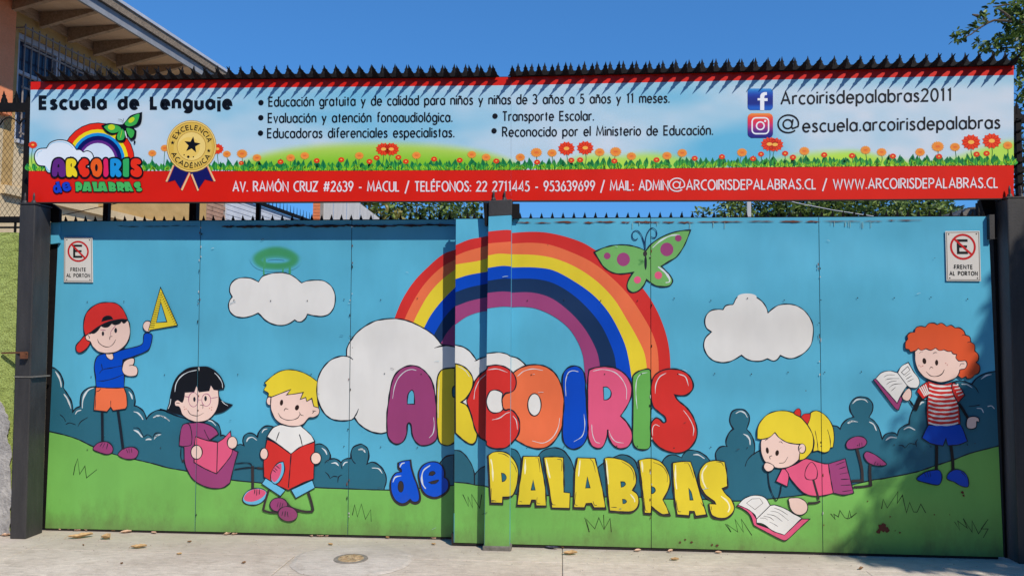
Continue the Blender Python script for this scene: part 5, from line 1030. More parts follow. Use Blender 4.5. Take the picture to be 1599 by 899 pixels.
pb('printed_leaves', [(layers[2], DG), (layers[1], MG), (layers[0], LGN), (layers[3], DK)], 12, kind='stuff')
for x, y, r, k in fl_list: pb('printed_flower', flower(x, y, r, k), 16 if r < 12 else 19)
# spikes above the banner: an outward row over a standing row, in two runs
mesh_out = spike_mesh(0.039, 0.155, 'spike'); mesh_up = spike_mesh(0.039, 0.112, 'spike')
for xa, xb, n in ((70, 773, 18.3), (800, 1580, 20.4)):
    ps = lambda x: at(x, BT(x) - 1.5, YB - 0.02)
    spike_row(bn, xa + 9, xb - 9, n, lambda x: at(x, BT(x) - 1.5, YB + 0.02), mesh_up, tilt=-0.08, jitter=0.05)
    spike_row(bn, xa + 1, xb - 1, n, ps, mesh_out, tilt=1.28, jitter=0.05)
    mb = MB()
    for i in range(8):
        a = xa + (xb - xa) * i / 8 - (3 if i == 0 else 0); b = xa + (xb - xa) * (i + 1) / 8 + (2 if i == 7 else 0)
        mb.bar(at(a, BT(a) - 3.6, YB - 0.0), at(b, BT(b) - 3.6, YB - 0.0), 0.05, 0.03, black_iron)
    mb.build('spike_bar', bn)
# uprights that carry the banner, standing behind the gate
for x, w in ((167, .045), (303.5, .062), (403.5, .034)):
    p = at(x, 330, 0.30); t = empty('support_post', (p.x, 0.3, 0), label={167: 'thin dark steel upright behind the banner, nearest the left column', 303.5: 'thick dark steel upright behind the banner over the first sheet seam', 403.5: 'slim dark steel upright behind the banner where the spiked rail starts'}[x], cat='post')
    mb = MB(); mb.box((p.x - w / 2, .3 - w / 2, 0), (p.x + w / 2, .3 + w / 2, 3.55), black_iron); mb.build('upright', t); mb = MB(); mb.box((p.x - w / 2 - .02, .3 - w / 2 - .02, 0), (p.x + w / 2 + .02, .3 + w / 2 + .02, .012), black_iron); mb.build('foot_plate', t)
# ================================================================ no-parking signs
SW = printed(206, 202, 196); SG = printed(120, 116, 112); SR = printed(186, 30, 34); SB = printed(26, 28, 30)
def sign(q, y, label):
    "q = the four corners in the photograph"
    def m(u, v):
        a = lerp(q[0], q[1], u); b = lerp(q[3], q[2], u); return lerp(a, b, v)
    t = empty('no_parking_sign', at(*m(.5, 1), y), label=label, cat='sign')
    mb = MB(); plate(mb, q, y - 0.012, 0.006, SW); mb.build('sign_plate', t, bevel=0.002)
    mb = MB()
    for u in (.1, .9):
        for v in (.06, .94):
            c = at(*m(u, v), y - 0.0135); mb.tube([c + Vector((0, 0.0115, 0)), c], [0.005, 0.005], fr, 8)
    mb.build('screw', t)
    wpx = q[1][0] - q[0][0]; hpx = q[3][1] - q[0][1]; asp = wpx / hpx
    def P(pts): return [m(u, v) for u, v in pts]
    def add(name, sh, lv):
        mb = MB()
        for k, (tr, mat) in enumerate(sh):
            for tt in tr: mb.face([at(*m(*p), y - 0.0121 - (lv + k) * 1e-4) for p in tt], mat)
        mb.build(name, t)
    e = lambda cx, cy, r: ell(cx, cy, r, r * asp)
    def rib(pts, w, closed=False):   # widths in the sign's own proportions
        return [[(x, yy * asp) for x, yy in tr] for tr in ribbon([(x, yy / asp) for x, yy in pts], w, closed)]
    add('border', [(rib([(.035, .025), (.965, .025), (.965, .975), (.035, .975)], .022, True), SG)], 1)
    add('letter_e', [(rib([(.64, .19), (.36, .19), (.36, .435), (.64, .435)], .075), SB), (rib([(.36, .31), (.62, .31)], .07), SB)], 3)
    add('prohibition_ring', [(rib(e(.5, .315, .345), .06, True), SR), (rib([(.27, .165), (.74, .465)], .06), SR)], 7)
    for txt, x0, x1, b in (('FRENTE', .24, .76, .755), ('AL PORTON', .1, .9, .885)):
        sh = text_shapes(txt, x0, x1, None, 1, .024, SB, .24, place=lambda u, v, b=b: (u, (b - v * .075) / asp))
        add('lettering', [([[(x, yy * asp) for x, yy in tr] for tr in s], mt) for s, mt in sh], 10)
sign([(100, 370), (144, 370.5), (145, 441), (99.5, 440.5)], YL, 'white no parking sign with a crossed E, on the left leaf above the cap boy')
sign([(1476, 361), (1530, 360.5), (1532, 439), (1478, 438.5)], YR, 'white no parking sign with a crossed E, on the right leaf above the red-haired boy')
# ================================================================ ground
conc = None
def concrete(name, a, b, fine=30):
    m, t, p = newmat(name); n1 = noise(t, 1.4, 6, 0.65); c = ramp(t, n1, [(0.3, a), (0.7, b)])
    n2 = noise(t, 26, 6, 0.75, (0.35, 1.3, 1)); c = mix(t, 1.0, c, ramp(t, n2, [(0.32, (0.70,) * 3), (0.66, (1.08,) * 3)]), 'MULTIPLY')
    n4 = noise(t, 160, 3, 0.7); c = mix(t, 1.0, c, ramp(t, n4, [(0.3, (0.8,) * 3), (0.7, (1.1,) * 3)]), 'MULTIPLY')
    n5 = noise(t, 0.9, 3, 0.5, (0.6, 1.6, 1)); n6 = noise(t, 8, 7, 0.8); st1 = ramp(t, n6, [(0.5, (1, 1, 1)), (0.78, (0.62, 0.59, 0.55))]); c = mix(t, 1.0, c, st1, 'MULTIPLY')
    c = mix(t, 1.0, c, ramp(t, n5, [(0.35, (0.84, 0.82, 0.8)), (0.6, (1.04, 1.04, 1.04))]), 'MULTIPLY')
    # dust and grime swept against the gate
    geo = N(t, 'ShaderNodeNewGeometry'); sep = N(t, 'ShaderNodeSeparateXYZ'); t.links.new(geo.outputs['Position'], sep.inputs[0])
    mr = N(t, 'ShaderNodeMapRange'); t.links.new(sep.outputs['Y'], mr.inputs['Value']); mr.inputs['From Min'].default_value = -0.75; mr.inputs['From Max'].default_value = 0.0
    mr.inputs['To Max'].default_value = 0.8
    n3 = noise(t, 3.5, 6, 0.7, (0.5, 1.5, 1)); mu = N(t, 'ShaderNodeMath', operation='MULTIPLY'); t.links.new(mr.outputs[0], mu.inputs[0]); t.links.new(ramp(t, n3, [(0.25, (0.3,) * 3), (0.65, (1,) * 3)]), mu.inputs[1])
    c = mix(t, mu.outputs[0], c, (0.40, 0.345, 0.285, 1)); t.links.new(c, p.inputs['Base Color']); p.inputs['Roughness'].default_value = 0.92
    b1 = bump(t, p, n2, 0.5, 0.006); b2 = N(t, 'ShaderNodeBump'); b2.inputs['Strength'].default_value = 0.35; b2.inputs['Distance'].default_value = 0.002
    t.links.new(n4, b2.inputs['Height']); t.links.new(b2.outputs[0], b1.inputs['Normal']); return m
conc = concrete('pale_worn_concrete', (0.58, 0.50, 0.415), (0.78, 0.69, 0.58))
conc2 = concrete('patched_concrete', (0.58, 0.52, 0.45), (0.76, 0.69, 0.61))
dirt = rough_mat('joint_dirt', (0.24, 0.2, 0.165), (0.36, 0.31, 0.26), 12, 0.95, 0.5, 0.01)
asph = rough_mat('asphalt', (0.04, 0.04, 0.042), (0.065, 0.063, 0.06), 5, 0.9, 0.6, 0.006)
def sheet(name, x0, x1, y0, y1, z, mat, **k):
    mb = MB(); mb.face([(x0, y0, z), (x1, y0, z), (x1, y1, z), (x0, y1, z)], mat); return mb.build(name, **k)
sheet('ground', -400, 400, -400, 400, -0.14, rough_mat('dry_soil', (0.13, 0.10, 0.07), (0.2, 0.16, 0.12), 2, 0.95, 0.5, 0.02), kind='structure')
sheet('road', -60, 60, -12, -3.2, -0.132, asph, kind='structure')
mb = MB(); mb.box((-60, -3.2, -0.3), (60, -3.05, -0.004), conc2); mb.build('kerb', bevel=0.02, kind='structure')
mb = MB(); mb.box((-60, -3.046, -0.3), (60, -2.61, -0.004), conc); mb.build('front_pavement', kind='structure')
pv = MB(); pv.box((-9, -2.6, -0.3), (9, 0.9, -0.008), dirt); pv = pv.build('pavement', kind='structure')
# cast slabs with open joints: long joint along the gate, cross joints running back
xj = [atz(22, 866, 0).x - 2.15, atz(22, 866, 0).x, atz(440, 884, 0).x, atz(878, 892, 0).x]; xj += [xj[-1] + 2.12, xj[-1] + 4.24]
rnd = random.Random(5)
for i in range(len(xj) - 1):
    for ya, yb in ((-2.6, -1.35), (-1.35, -0.36), (-0.36, 0.3)):
        if ya == -0.36 and i % 2 == 0: continue
        xb = xj[i + 1] if ya < -0.4 else (xj[i + 2] if i + 2 < len(xj) else xj[i + 1])
        xa = xj[i]; g = 0.0022; dz = rnd.uniform(-0.0015, 0.0015)
        mb = MB(); mb.box((xa + g, ya + g, -0.09), (xb - g, yb - g, dz), conc); mb.build('paving_slab', pv, bevel=0.005)
mb = MB(); mb.box((xj[0] + .004, -0.356, -0.09), (xj[1] - .004, 0.296, 0.0), conc); mb.build('paving_slab', pv, bevel=0.005)
sheet('yard_floor', -9, 9, 0.9, 7.0, -0.002, conc2, kind='structure')
# round cement patch with a small metal cover
pc = atz(550, 874, 0.0); mb = MB(); n = 48; rnd = random.Random(9)
rim = [(pc.x + 0.44 * math.cos(2 * math.pi * i / n) * rnd.uniform(.96, 1.03), pc.y + 0.42 * math.sin(2 * math.pi * i / n) * rnd.uniform(.96, 1.03)) for i in range(n)]
vs = [(x, y, 0.001) for x, y in rim] + [(pc.x + (x - pc.x) * .93, pc.y + (y - pc.y) * .93, 0.007) for x, y in rim] + [(pc.x, pc.y, 0.009)]
mb.mesh(vs, [(i, (i + 1) % n, n + (i + 1) % n, n + i) for i in range(n)] + [(n + i, n + (i + 1) % n, 2 * n) for i in range(n)], conc2); mb.build('cement_patch', pv)
cv = empty('water_cover', (pc.x - .01, pc.y, 0.009), label='small round rusty metal cover set in the cement patch in the pavement', cat='cover')
mb = MB(); mb.tube([(pc.x - .01, pc.y, 0.006), (pc.x - .01, pc.y, 0.0135)], [0.125, 0.12], rough_mat('worn_rim', (0.16, 0.14, 0.12), (0.27, 0.24, 0.2), 20, 0.8, 0.3, 0.002), 32); mb.build('rim', cv)
brass = rough_mat('rusty_brass', (0.26, 0.16, 0.08), (0.66, 0.5, 0.3), 28, 0.7, 0.7, 0.004, metal=0.25)
mb = MB(); mb.tube([(pc.x - .01, pc.y, 0.012), (pc.x - .01, pc.y, 0.0165)], [0.095, 0.09], brass, 28)
for k in range(8): a = k * math.pi / 4; mb.bar((pc.x - .01 + .03 * math.cos(a), pc.y + .03 * math.sin(a), .018), (pc.x - .01 + .08 * math.cos(a), pc.y + .08 * math.sin(a), .018), .010, .005, brass)
mb.build('lid', cv)
# ---------------------------------------------------------------- litter
leafm = [rough_mat('dry_leaf_tan', (0.38, 0.22, 0.09), (0.62, 0.42, 0.2), 40, 0.8, 0.5, 0.003), rough_mat('dry_leaf_brown', (0.16, 0.08, 0.035), (0.32, 0.18, 0.08), 40, 0.8, 0.5, 0.003), rough_mat('dry_leaf_pink', (0.55, 0.34, 0.22), (0.7, 0.48, 0.34), 40, 0.8, 0.4, 0.003)]
def dry_leaf(px_, py_, L, W_, rot, curl, mat, label, group=None, name='dry_leaf', z=0.0):
    c = atz(px_, py_, 0); rnd = random.Random(int(px_ * 31 + py_)); mb = MB(); n = 8; vs = []
    for i in range(n + 1):
        t = i / n; w = W_ * math.sin(math.pi * min(.98, max(.04, t))) ** .7 * (0.85 + 0.3 * rnd.random()); x = (t - .5) * L
        zz = 0.012 + abs(t - .4) * L * 0.35 * curl
        vs += [(x, -w / 2, zz + w * .45 * curl), (x, rnd.uniform(-.003, .003), zz - 0.006), (x, w / 2, zz + w * .6 * curl)]
    f = []
    for i in range(n):
        a = 3 * i; f += [(a, a + 3, a + 4, a + 1), (a + 1, a + 4, a + 5, a + 2)]
    mb.mesh(vs, f, mat); mb.tube([(-L * .5, 0, .012 + .2 * L * curl), (-L * .68, .01, .004)], .0015, mat, 5)
    o = mb.build(name, label=label, cat='leaf', group=group); o.location = (c.x, c.y, 0.001 + z); o.rotation_euler = (0, 0, math.radians(rot)); 
    md = o.modifiers.new('thick', 'SOLIDIFY'); md.thickness = 0.0015; return o
dry_leaf(126, 840, .17, .06, 28, .55, leafm[0], 'long curled tan dry leaf on the pavement below the cap boy')
dry_leaf(165, 842, .085, .06, -15, .8, leafm[0], 'short crumpled tan dry leaf just right of the long curled one')
dry_leaf(217, 856, .11, .05, 12, .5, leafm[0], 'yellowish dry leaf nearest the camera, below the cap boy')
dry_leaf(891, 866, .1, .05, 5, .5, leafm[0], 'tan dry leaf lying alone below the word PALABRAS')
dry_leaf(842, 853.5, .08, .05, 20, .7, leafm[1], 'brown crumpled dry leaf against the right leaf of the gate beside a dark scrap')
dry_leaf(862, 857, .1, .03, -15, .4, rough_mat('dark_scrap', (0.03, 0.03, 0.05), (0.07, 0.07, 0.1), 20, 0.6, 0.3, 0.002), 'thin dark blue scrap on the ground right of the centre post', name='scrap')
rnd = random.Random(21)
atz_foot = lambda x: 829 + (x - 70) * .0265
small = [(65, 824, .06, 2), (86, 826, .05, 2), (93, 828, .035, 2), (110, 828, .05, 2), (121, 829, .055, 2), (134, 829, .05, 2), (178, 830, .06, 1), (197, 832, .09, 2), (240, 833, .06, 2), (356, 835, .06, 2), (367, 835, .05, 2), (486, 838, .04, 2), (500, 838, .06, 2), (512, 838, .04, 2), (605, 841, .04, 0), (620, 838, .05, 0), (677, 842, .05, 2), (677, 851, .04, 0), (516, 851, .05, 0), (296, 847, .045, 1), (280, 866, .04, 0), (381, 880, .04, 1), (10, 837, .07, 2), (4, 830, .06, 1), (878, 856, .04, 1), (996, 861, .06, 2), (1047, 862, .05, 2), (1122, 864, .05, 2), (1054, 875, .07, 0), (1345, 889, .07, 1), (130, 852, .03, 1), (190, 881, .025, 1), (1010, 852, .03, 1), ]
marks = [(60, 'the left column'), (128, 'the cap boy'), (200, 'the yellow set square'), (262, 'the first bushes'), (320, 'the dark-haired girl'), (400, 'the pink shoe'), (450, 'the blond boy'), (540, 'the metal cover'), (650, 'the word de'), (776, 'the centre post'), (880, 'the letter L of PALABRAS'), (1000, 'the letter R of PALABRAS'), (1110, 'the letter S'), (1215, 'the open book'), (1330, 'the lying girl'), (1440, 'the red-haired boy')]
labs = []
for x, y, L, k in small:
    near = min(marks, key=lambda m_: abs(m_[0] - x))[1]; against = y < atz_foot(x) + 5
    lab = '%s %s dry leaf %s %s' % ('tiny' if L < .04 else 'small', ('tan', 'brown', 'pinkish')[k], 'against the foot of the gate below' if against else 'out on the pavement below', near)
    labs.append((lab, x, y, L, k))
for lab, x, y, L, k in labs:
    same = sorted(t_[1] for t_ in labs if t_[0] == lab); n_ = len(same)
    if n_ > 1: lab = ('leftmost ' if x == same[0] else 'rightmost ' if x == same[-1] else 'middle ') + lab
    L *= (.8, .6, .85)[k]; dry_leaf(x, y, L, L * .5, rnd.uniform(-40, 40), rnd.uniform(.3, .8), leafm[k], lab, 'small dry leaf scraps on the pavement')
mb = MB(); rnd = random.Random(44)
for i in range(420):
    x = rnd.uniform(-4.2, 3.4); y = -abs(rnd.gauss(0, .35)) + .05 if i % 3 else rnd.uniform(-2.2, -.2); r = rnd.uniform(.002, .006)
    a = rnd.uniform(0, 6); v = [(x + r * math.cos(a), y + r * math.sin(a), .001), (x - r * math.sin(a), y + r * math.cos(a) * .6, .001), (x - r * math.cos(a), y - r * math.sin(a) * .7, .001), (x, y, .001 + r)]
    mb.mesh(v, [(0, 1, 3), (1, 2, 3), (2, 0, 3)], dirt)
mb.build('grit', label='fine grit and crumbs strewn over the pavement', cat='grit', kind='stuff')
# ================================================================ green wall left, stone wall right
def stucco():
    m, t, p = newmat('lime_stucco'); n1 = noise(t, 2.2, 5); c = ramp(t, n1, [(0.3, (0.44, 0.55, 0.13)), (0.7, (0.54, 0.65, 0.2))])
    n2 = noise(t, 70, 5, 0.75); c = mix(t, 1.0, c, ramp(t, n2, [(0.36, (0.5, 0.52, 0.36)), (0.52, (1, 1, 1))]), 'MULTIPLY')
    t.links.new(c, p.inputs['Base Color']); p.inputs['Roughness'].default_value = 0.95; bump(t, p, n2, 1.0, 0.03); return m
stu = stucco(); peelm = rough_mat('bare_render', (0.24, 0.23, 0.23), (0.5, 0.48, 0.46), 9, 0.95, 0.9, 0.02, fine=28)
GW = at(37, 500, 0.03); gwz = at(15, 365, 0.03).z
w = empty('stucco_wall', (-5.4, 0.1, 0), label='lime green rough stucco wall left of the gate, its foot peeled to grey render', cat='wall')
# the wall as an uneven rendered face
mb = MB(); nx, nz = 60, 110; x0, x1 = -7.2, -4.36; vs = []; rnd = random.Random(2)
top = [gwz + 0.02 * vn(i * .3, 4) - .01 for i in range(nx + 1)]
for j in range(nz + 1):
    for i in range(nx + 1):
        z = top[i] * j / nz; x = x0 + (x1 - x0) * i / nx; vs.append((x, 0.006 * vn(x * 9, z * 9) - .012 * vn(x * 31 + z * 7, z * 29), z))
fs = [(j * (nx + 1) + i, j * (nx + 1) + i + 1, (j + 1) * (nx + 1) + i + 1, (j + 1) * (nx + 1) + i) for j in range(nz) for i in range(nx)]
mb.mesh(vs, fs, stu); mb.build('stucco_face', w)
mb = MB(); mb.box((x0, 0.02, 0), (x1 - .01, .2, gwz - .02), stu); mb.build('wall_core', w)
pp = [at(a, b, -0.012) for a, b in ((-20, 596), (0, 622), (9, 640), (16, 658), (13, 680), (19, 706), (17, 740), (20, 775), (17, 800), (18, 834), (-60, 834), (-60, 590))]
mb = MB(); q = smooth([(p.x * 100, p.z * 100, False) for p in pp[:10]], False) + [(p.x * 100, p.z * 100) for p in pp[10:]]
q = [(x + (vn(x * .9, y * .9) - .5) * 2.2 if 2 < i < len(q) - 2 else x, max(y, 0)) for i, (x, y) in enumerate(q)]
for tr in tris(q): mb.face([(x / 100, -0.026, y / 100) for x, y in tr], peelm)
pe = mb.build('bare_render_patch', w); md = pe.modifiers.new('t', 'SOLIDIFY'); md.thickness = 0.006; md.offset = 1
stone = rough_mat('grey_stone_render', (0.10, 0.095, 0.09), (0.24, 0.22, 0.2), 6, 0.95, 0.8, 0.02, fine=30)
w = empty('stone_wall', (4.2, 0.1, 0), label='dark grey stone wall at the right edge beyond the gate column', cat='wall')
mb = MB(); sx = at(1591, 395, .02); rnd = random.Random(8)
zz = 0
while zz < sx.z:
    h = min(rnd.uniform(.16, .26), sx.z - zz + .02); xx = sx.x
    while xx < 7.5:
        l = rnd.uniform(.25, .5); mb2 = MB(); mb2.box((xx + .004, .0 + rnd.uniform(0, .015), zz + .004), (xx + l - .004, .22, zz + h - .004), stone); mb2.build('stone', w, bevel=0.012); xx += l
    zz += h
mb = MB(); mb.box((sx.x + .01, .03, 0), (7.5, .2, zz - .02), dirt); mb.build('mortar', w)
# ---------------------------------------------------------------- mesh fence over the green wall
fn = empty('mesh_fence', (-5.0, 0.06, gwz), label='black spiked mesh fence on top of the green wall, in front of the ochre house', cat='fence')
zt = at(20, 168, .05).z; zb = at(20, 343, .05).z; xr = at(43, 250, .05).x; xl = -6.6
for nm, a, b, wd, hh in (('top_bar', (xl, .05, zt), (xr + .03, .05, zt), .035, .07), ('bottom_bar', (xl, .05, zb), (xr + .03, .05, zb), .03, .05), ('end_bar', (xr, .05, gwz), (xr, .05, zt), .045, .045)):
    mb = MB(); mb.bar(a, b, wd, hh, black_iron); mb.build(nm, fn)
mb = MB(); mb.bar((xl, .05, (zb + gwz) / 2 - .005), (xr, .05, (zb + gwz) / 2 - .005), .02, .014, black_iron)
for k in range(16): x = xr - .08 - k * .16; mb.bar((x, .05, gwz - .02), (x, .05, zb), .014, .014, black_iron)
mb.build('lower_rail', fn)
fsp = spike_mesh(.045, .11)
for k in range(14): o = link('spike', fsp, fn); o.location = (xr - .01 - k * .108, .05, zt + .03); o.rotation_euler = (.1, 0, 0)
mb = MB(); s = .022; hz = .06; k = 0
x = xl
while x < xr:
    z = zb; d = 1 if (k % 2) else 0; pts = []
    i = 0
    while z <= zt: pts.append(Vector((x + (s * .5 if (i + k) % 2 else -s * .5), .045, z))); z += hz / 2; i += 1
    for a, b in zip(pts, pts[1:]): mb.bar(a, b, .002, .002, fr)
    k += 1; x += s
mb.build('wire_mesh', fn, kind='stuff')
mb = MB()   # slack wire coiled along the top
pts = [(xl + (xr - xl) * i / 90, .03 + .03 * math.sin(i * .9), zt - .12 + .028 * math.cos(i * .9)) for i in range(91)]; mb.tube(pts, .006, black_iron, 5); mb.build('coiled_wire', fn)
# right end: spiked upright beside the banner
f2 = empty('spiked_upright', at(1590, 330, .12), label='black twisted upright with a spike and short top bar, right of the banner', cat='post')
a = at(1590, 330, .12); b = at(1588, 186, .12)
mb = MB(); mb.box((b.x - .02, .1, 1.9), (b.x + .02, .14, b.z), black_iron)
mb.tube([(b.x + .03 * math.cos(i * .8), .12 + .03 * math.sin(i * .8), 2.6 + (b.z - 2.6) * i / 70) for i in range(71)], .009, black_iron, 5); mb.build('upright', f2)
mb = MB(); mb.box((b.x - .04, .1, b.z - .03), (b.x + 1.6, .14, b.z + .03), black_iron); mb.build('top_bar', f2)
for k in range(12): o = link('spike', fsp, f2); o.location = (b.x + k * .13, .12, b.z + .03)
# ================================================================ ochre house behind, left
hs = empty('ochre_house', (-6.5, 2.0, 0), math.radians(-5), label='ochre house with a barred upper window, orange corner pillar and wide rafter eaves', cat='house')
ochre = rough_mat('ochre_plaster', (0.46, 0.29, 0.10), (0.60, 0.39, 0.155), 2.5, 0.9, 0.35, 0.006, (1, 1, 3))
tan = rough_mat('tan_plaster', (0.60, 0.46, 0.27), (0.74, 0.58, 0.36), 2.5, 0.9, 0.35, 0.006)
orange = rough_mat('orange_plaster', (0.80, 0.25, 0.10), (0.88, 0.32, 0.15), 4, 0.85, 0.3, 0.005)
wood = rough_mat('grey_brown_timber', (0.30, 0.20, 0.125), (0.52, 0.38, 0.26), 6, 0.85, 0.4, 0.004, (6, 1, 6))
soffit = rough_mat('pale_ply', (0.60, 0.42, 0.27), (0.76, 0.56, 0.38), 3, 0.85, 0.3, 0.003)
fasc = rough_mat('grey_fascia', (0.22, 0.23, 0.25), (0.32, 0.33, 0.35), 5, 0.7, 0.2, 0.002)
roofm = rough_mat('weathered_roof', (0.16, 0.12, 0.085), (0.32, 0.25, 0.18), 9, 0.9, 0.8, 0.01, (1, 3, 3))
winf = rough_mat('pale_window_frame', (0.42, 0.45, 0.52), (0.55, 0.58, 0.64), 5, 0.5, 0.1, 0.001)
glassm, t_, p_ = newmat('window_glass'); p_.inputs['Base Color'].default_value = (0.02, 0.03, 0.06, 1); p_.inputs['Roughness'].default_value = 0.08
def hb(name, a, b, mat, parent=hs, bevel=0.0, **k):
    mb = MB(); mb.box(a, b, mat); return mb.build(name, parent, bevel=bevel, local=True, **k)
SE = 4.75
hb('wall', (-.18, .4, 3.32), (0, .56, 5.5), ochre); hb('wall', (-.18, .56, 5.2), (0, 2.05, 5.5), ochre); hb('wall', (-.18, .56, 3.32), (0, 2.05, 3.85), tan); hb('wall', (-.18, 2.05, 3.32), (0, SE, 5.5), ochre)
hb('wall', (-.18, .4, 0), (0.0, SE, 3.22), tan); hb('ledge', (-.18, .4, 3.22), (.06, SE, 3.32), tan); hb('wall', (-5, .3, 0), (-.18, .39, 5.5), ochre)
hb('corner_pillar', (-.35, -.05, 4.12), (.1, .4, 5.52), orange); hb('wall', (-.35, -.05, 0), (.0, .399, 4.118), tan)
hb('wall', (-5, SE - .02, 0), (-.18, SE, 5.5), ochre)
wn = hb('window', (-.15, .57, 5.13), (-.03, 2.04, 5.195), winf)
for s0, s1 in ((.57, .625), (1.22, 1.29), (1.985, 2.04)): hb('frame', (-.14, s0, 3.86), (-.04, s1, 5.128), winf, wn)
hb('sill', (-.14, .57, 3.855), (.04, 2.04, 3.9), winf, wn); hb('frame', (-.12, .627, 4.72), (-.05, 1.218, 4.76), winf, wn)
hb('pane', (-.10, .627, 3.902), (-.09, 1.218, 5.128), glassm, wn); hb('pane', (-.10, 1.292, 3.902), (-.09, 1.983, 5.128), glassm, wn)
cur = rough_mat('curtain', (0.10, 0.10, 0.20), (0.2, 0.2, 0.32), 9, 0.9, 0, 0, (1, 12, .3)); hb('curtain', (-.14, .63, 3.9), (-.125, 1.98, 5.12), cur, wn)
grl = rough_mat('weathered_grille', (0.20, 0.17, 0.15), (0.34, 0.29, 0.26), 20, 0.7, 0.2, 0.002)
gi = MB(); 
for z in (3.95, 4.5, 5.0, 5.22): gi.bar((.12, .5, z), (.12, 2.3, z), .012, .02, grl)
gi.bar((0, .52, 5.22), (.12, .52, 5.22), .012, .012, grl); gi.bar((0, 2.28, 5.22), (.12, 2.28, 5.22), .012, .012, grl)
g_ = gi.build('window_grille', hs, local=True)
for k in range(17): gi = MB(); s_ = .52 + k * .11; gi.bar((.12, s_, 3.9), (.12, s_, 5.26), .012, .012, grl); gi.build('bar', g_, local=True)
hb('soffit', (-.18, -.9, 5.53), (.79, 7, 5.545), soffit)
hb('wall_plate', (-.1, .4, 5.42), (.05, SE, 5.528), wood)
for k in range(14):
    s_ = -.62 + k * .475
    mb = MB(); mb.mesh([(.052, s_, 5.34), (.79, s_, 5.495), (.79, s_ + .06, 5.495), (.052, s_ + .06, 5.34), (.052, s_, 5.528), (.79, s_, 5.528), (.79, s_ + .06, 5.528), (.052, s_ + .06, 5.528)], [(0, 3, 2, 1), (4, 5, 6, 7), (0, 1, 5, 4), (1, 2, 6, 5), (2, 3, 7, 6), (3, 0, 4, 7)], wood); mb.build('rafter', hs, local=True)
hb('fascia', (.792, -.9, 5.50), (.825, 5.04, 5.63), fasc)
mb = MB(); mb.mesh([(.87, -.95, 5.635), (.87, 5.08, 5.635), (-4.5, 5.08, 6.9), (-4.5, -.95, 6.9), (.87, -.95, 5.76), (.87, 5.08, 5.76), (-4.5, 5.08, 7.03), (-4.5, -.95, 7.03)], [(0, 1, 2, 3), (7, 6, 5, 4), (0, 4, 5, 1), (1, 5, 6, 2), (2, 6, 7, 3), (3, 7, 4, 0)], roofm); mb.build('roof', hs, local=True)
hb('drip_edge', (.872, -.95, 5.745), (.89, 5.08, 5.785), winf)
# slim rusty cable crossing the tan wall
cb = MB(); cb.tube([at(93, 337, .5), at(190, 316, .5), at(260, 300, .5)], .004, rust, 5); cb.build('cable', label='thin rusty wire slanting across the tan house wall below the banner', cat='cable')
# brick stub and the white boarded wall with its spiked rail
bs = empty('brick_wall', world(hs) @ Vector((0, 5.0, 0)), math.radians(-5), label='short pinkish brick wall at the far end of the ochre house', cat='wall')
bm1 = rough_mat('pink_brick', (0.36, 0.20, 0.14), (0.50, 0.31, 0.22), 8, 0.9, 0.5, 0.004)
mb = MB(); mb.box((-.12, -.23, 0), (-.01, .38, 4.6), dirt); mb.build('mortar', bs, local=True)
brm = MB(); brm.box((0, 0, 0), (.012, .19, .062), bm1); bme = brm.data('brick')
for r_ in range(20):
    for k in range(3):
        o = link('brick', bme, bs, local=True); o.location = (-.01, -.22 + k * .2 - (.06 if r_ % 2 and k else 0) + .0, 3.1 + r_ * .072)
ww = empty('boarded_wall', world(hs) @ Vector((0, 5.4, 0)), math.radians(-5), label='pale bluish board wall under a sloping spiked rail, seen below the banner', cat='wall')
wb = rough_mat('pale_board', (0.52, 0.55, 0.62), (0.66, 0.69, 0.74), 4, 0.7, 0.15, 0.002)
for k in range(25): mb = MB(); mb.box((-.02, 0, 3.0 + k * .045), (0.0 + .006 * (k % 2), 3.9, 3.0 + k * .045 + .042), wb); mb.build('board', ww, local=True)
mb = MB(); mb.box((-.1, 0, 0), (-.022, 3.9, 4.1), wb); mb.build('wall_core', ww, local=True)
rl = MB(); rl.box((.0, -.1, 4.13), (.05, 4.0, 4.20), black_iron); rl.build('spiked_rail', ww, local=True)
sm = spike_mesh(.02, .16)
for k in range(24): o = link('spike', sm, ww, local=True); o.location = (.025, -.05 + k * .165, 4.2); o.rotation_euler = (0, 0, math.pi / 2)
# brick pillar and grey shed
def pxbox(name, a, b, ytop, y, depth, mat, label, cat, z0=0):
    p = at(a, ytop, y); q = at(b, ytop, y); t = empty(name, ((p.x + q.x) / 2, y, 0), label=label, cat=cat); mb = MB(); mb.box((p.x, y, z0), (q.x, y + depth, p.z), mat); mb.build('shaft', t); return t, p, q
orb = rough_mat('orange_brick', (0.55, 0.14, 0.05), (0.68, 0.22, 0.09), 6, 0.85, 0.3, 0.003)
t, p, q = pxbox('brick_pillar', 489.5, 500.5, 300, 7.6, .2, dirt, 'orange brick pillar between the spiked rail and the grey shed', 'pillar')
mb = MB(); mb.box((0, -.008, 0), (q.x - p.x, 0, .05), orb); me = mb.data('brick')
zz = 3.3
while zz < p.z: o = link('brick', me, t); o.location = (p.x, 7.6, zz); zz += .058
shed = rough_mat('grey_sheet_metal', (0.42, 0.43, 0.45), (0.55, 0.56, 0.58), 4, 0.55, 0.15, 0.002, (6, 1, .4))
t = empty('grey_shed', at(545, 345, 8.2) * 1, label='pale grey sheet metal shed with a sloping roof edge right of the brick pillar', cat='shed')
L = [(501, 318 - 40), (520, 290), (530, 296), (548, 308), (565, 320), (582, 332), (600, 345)]
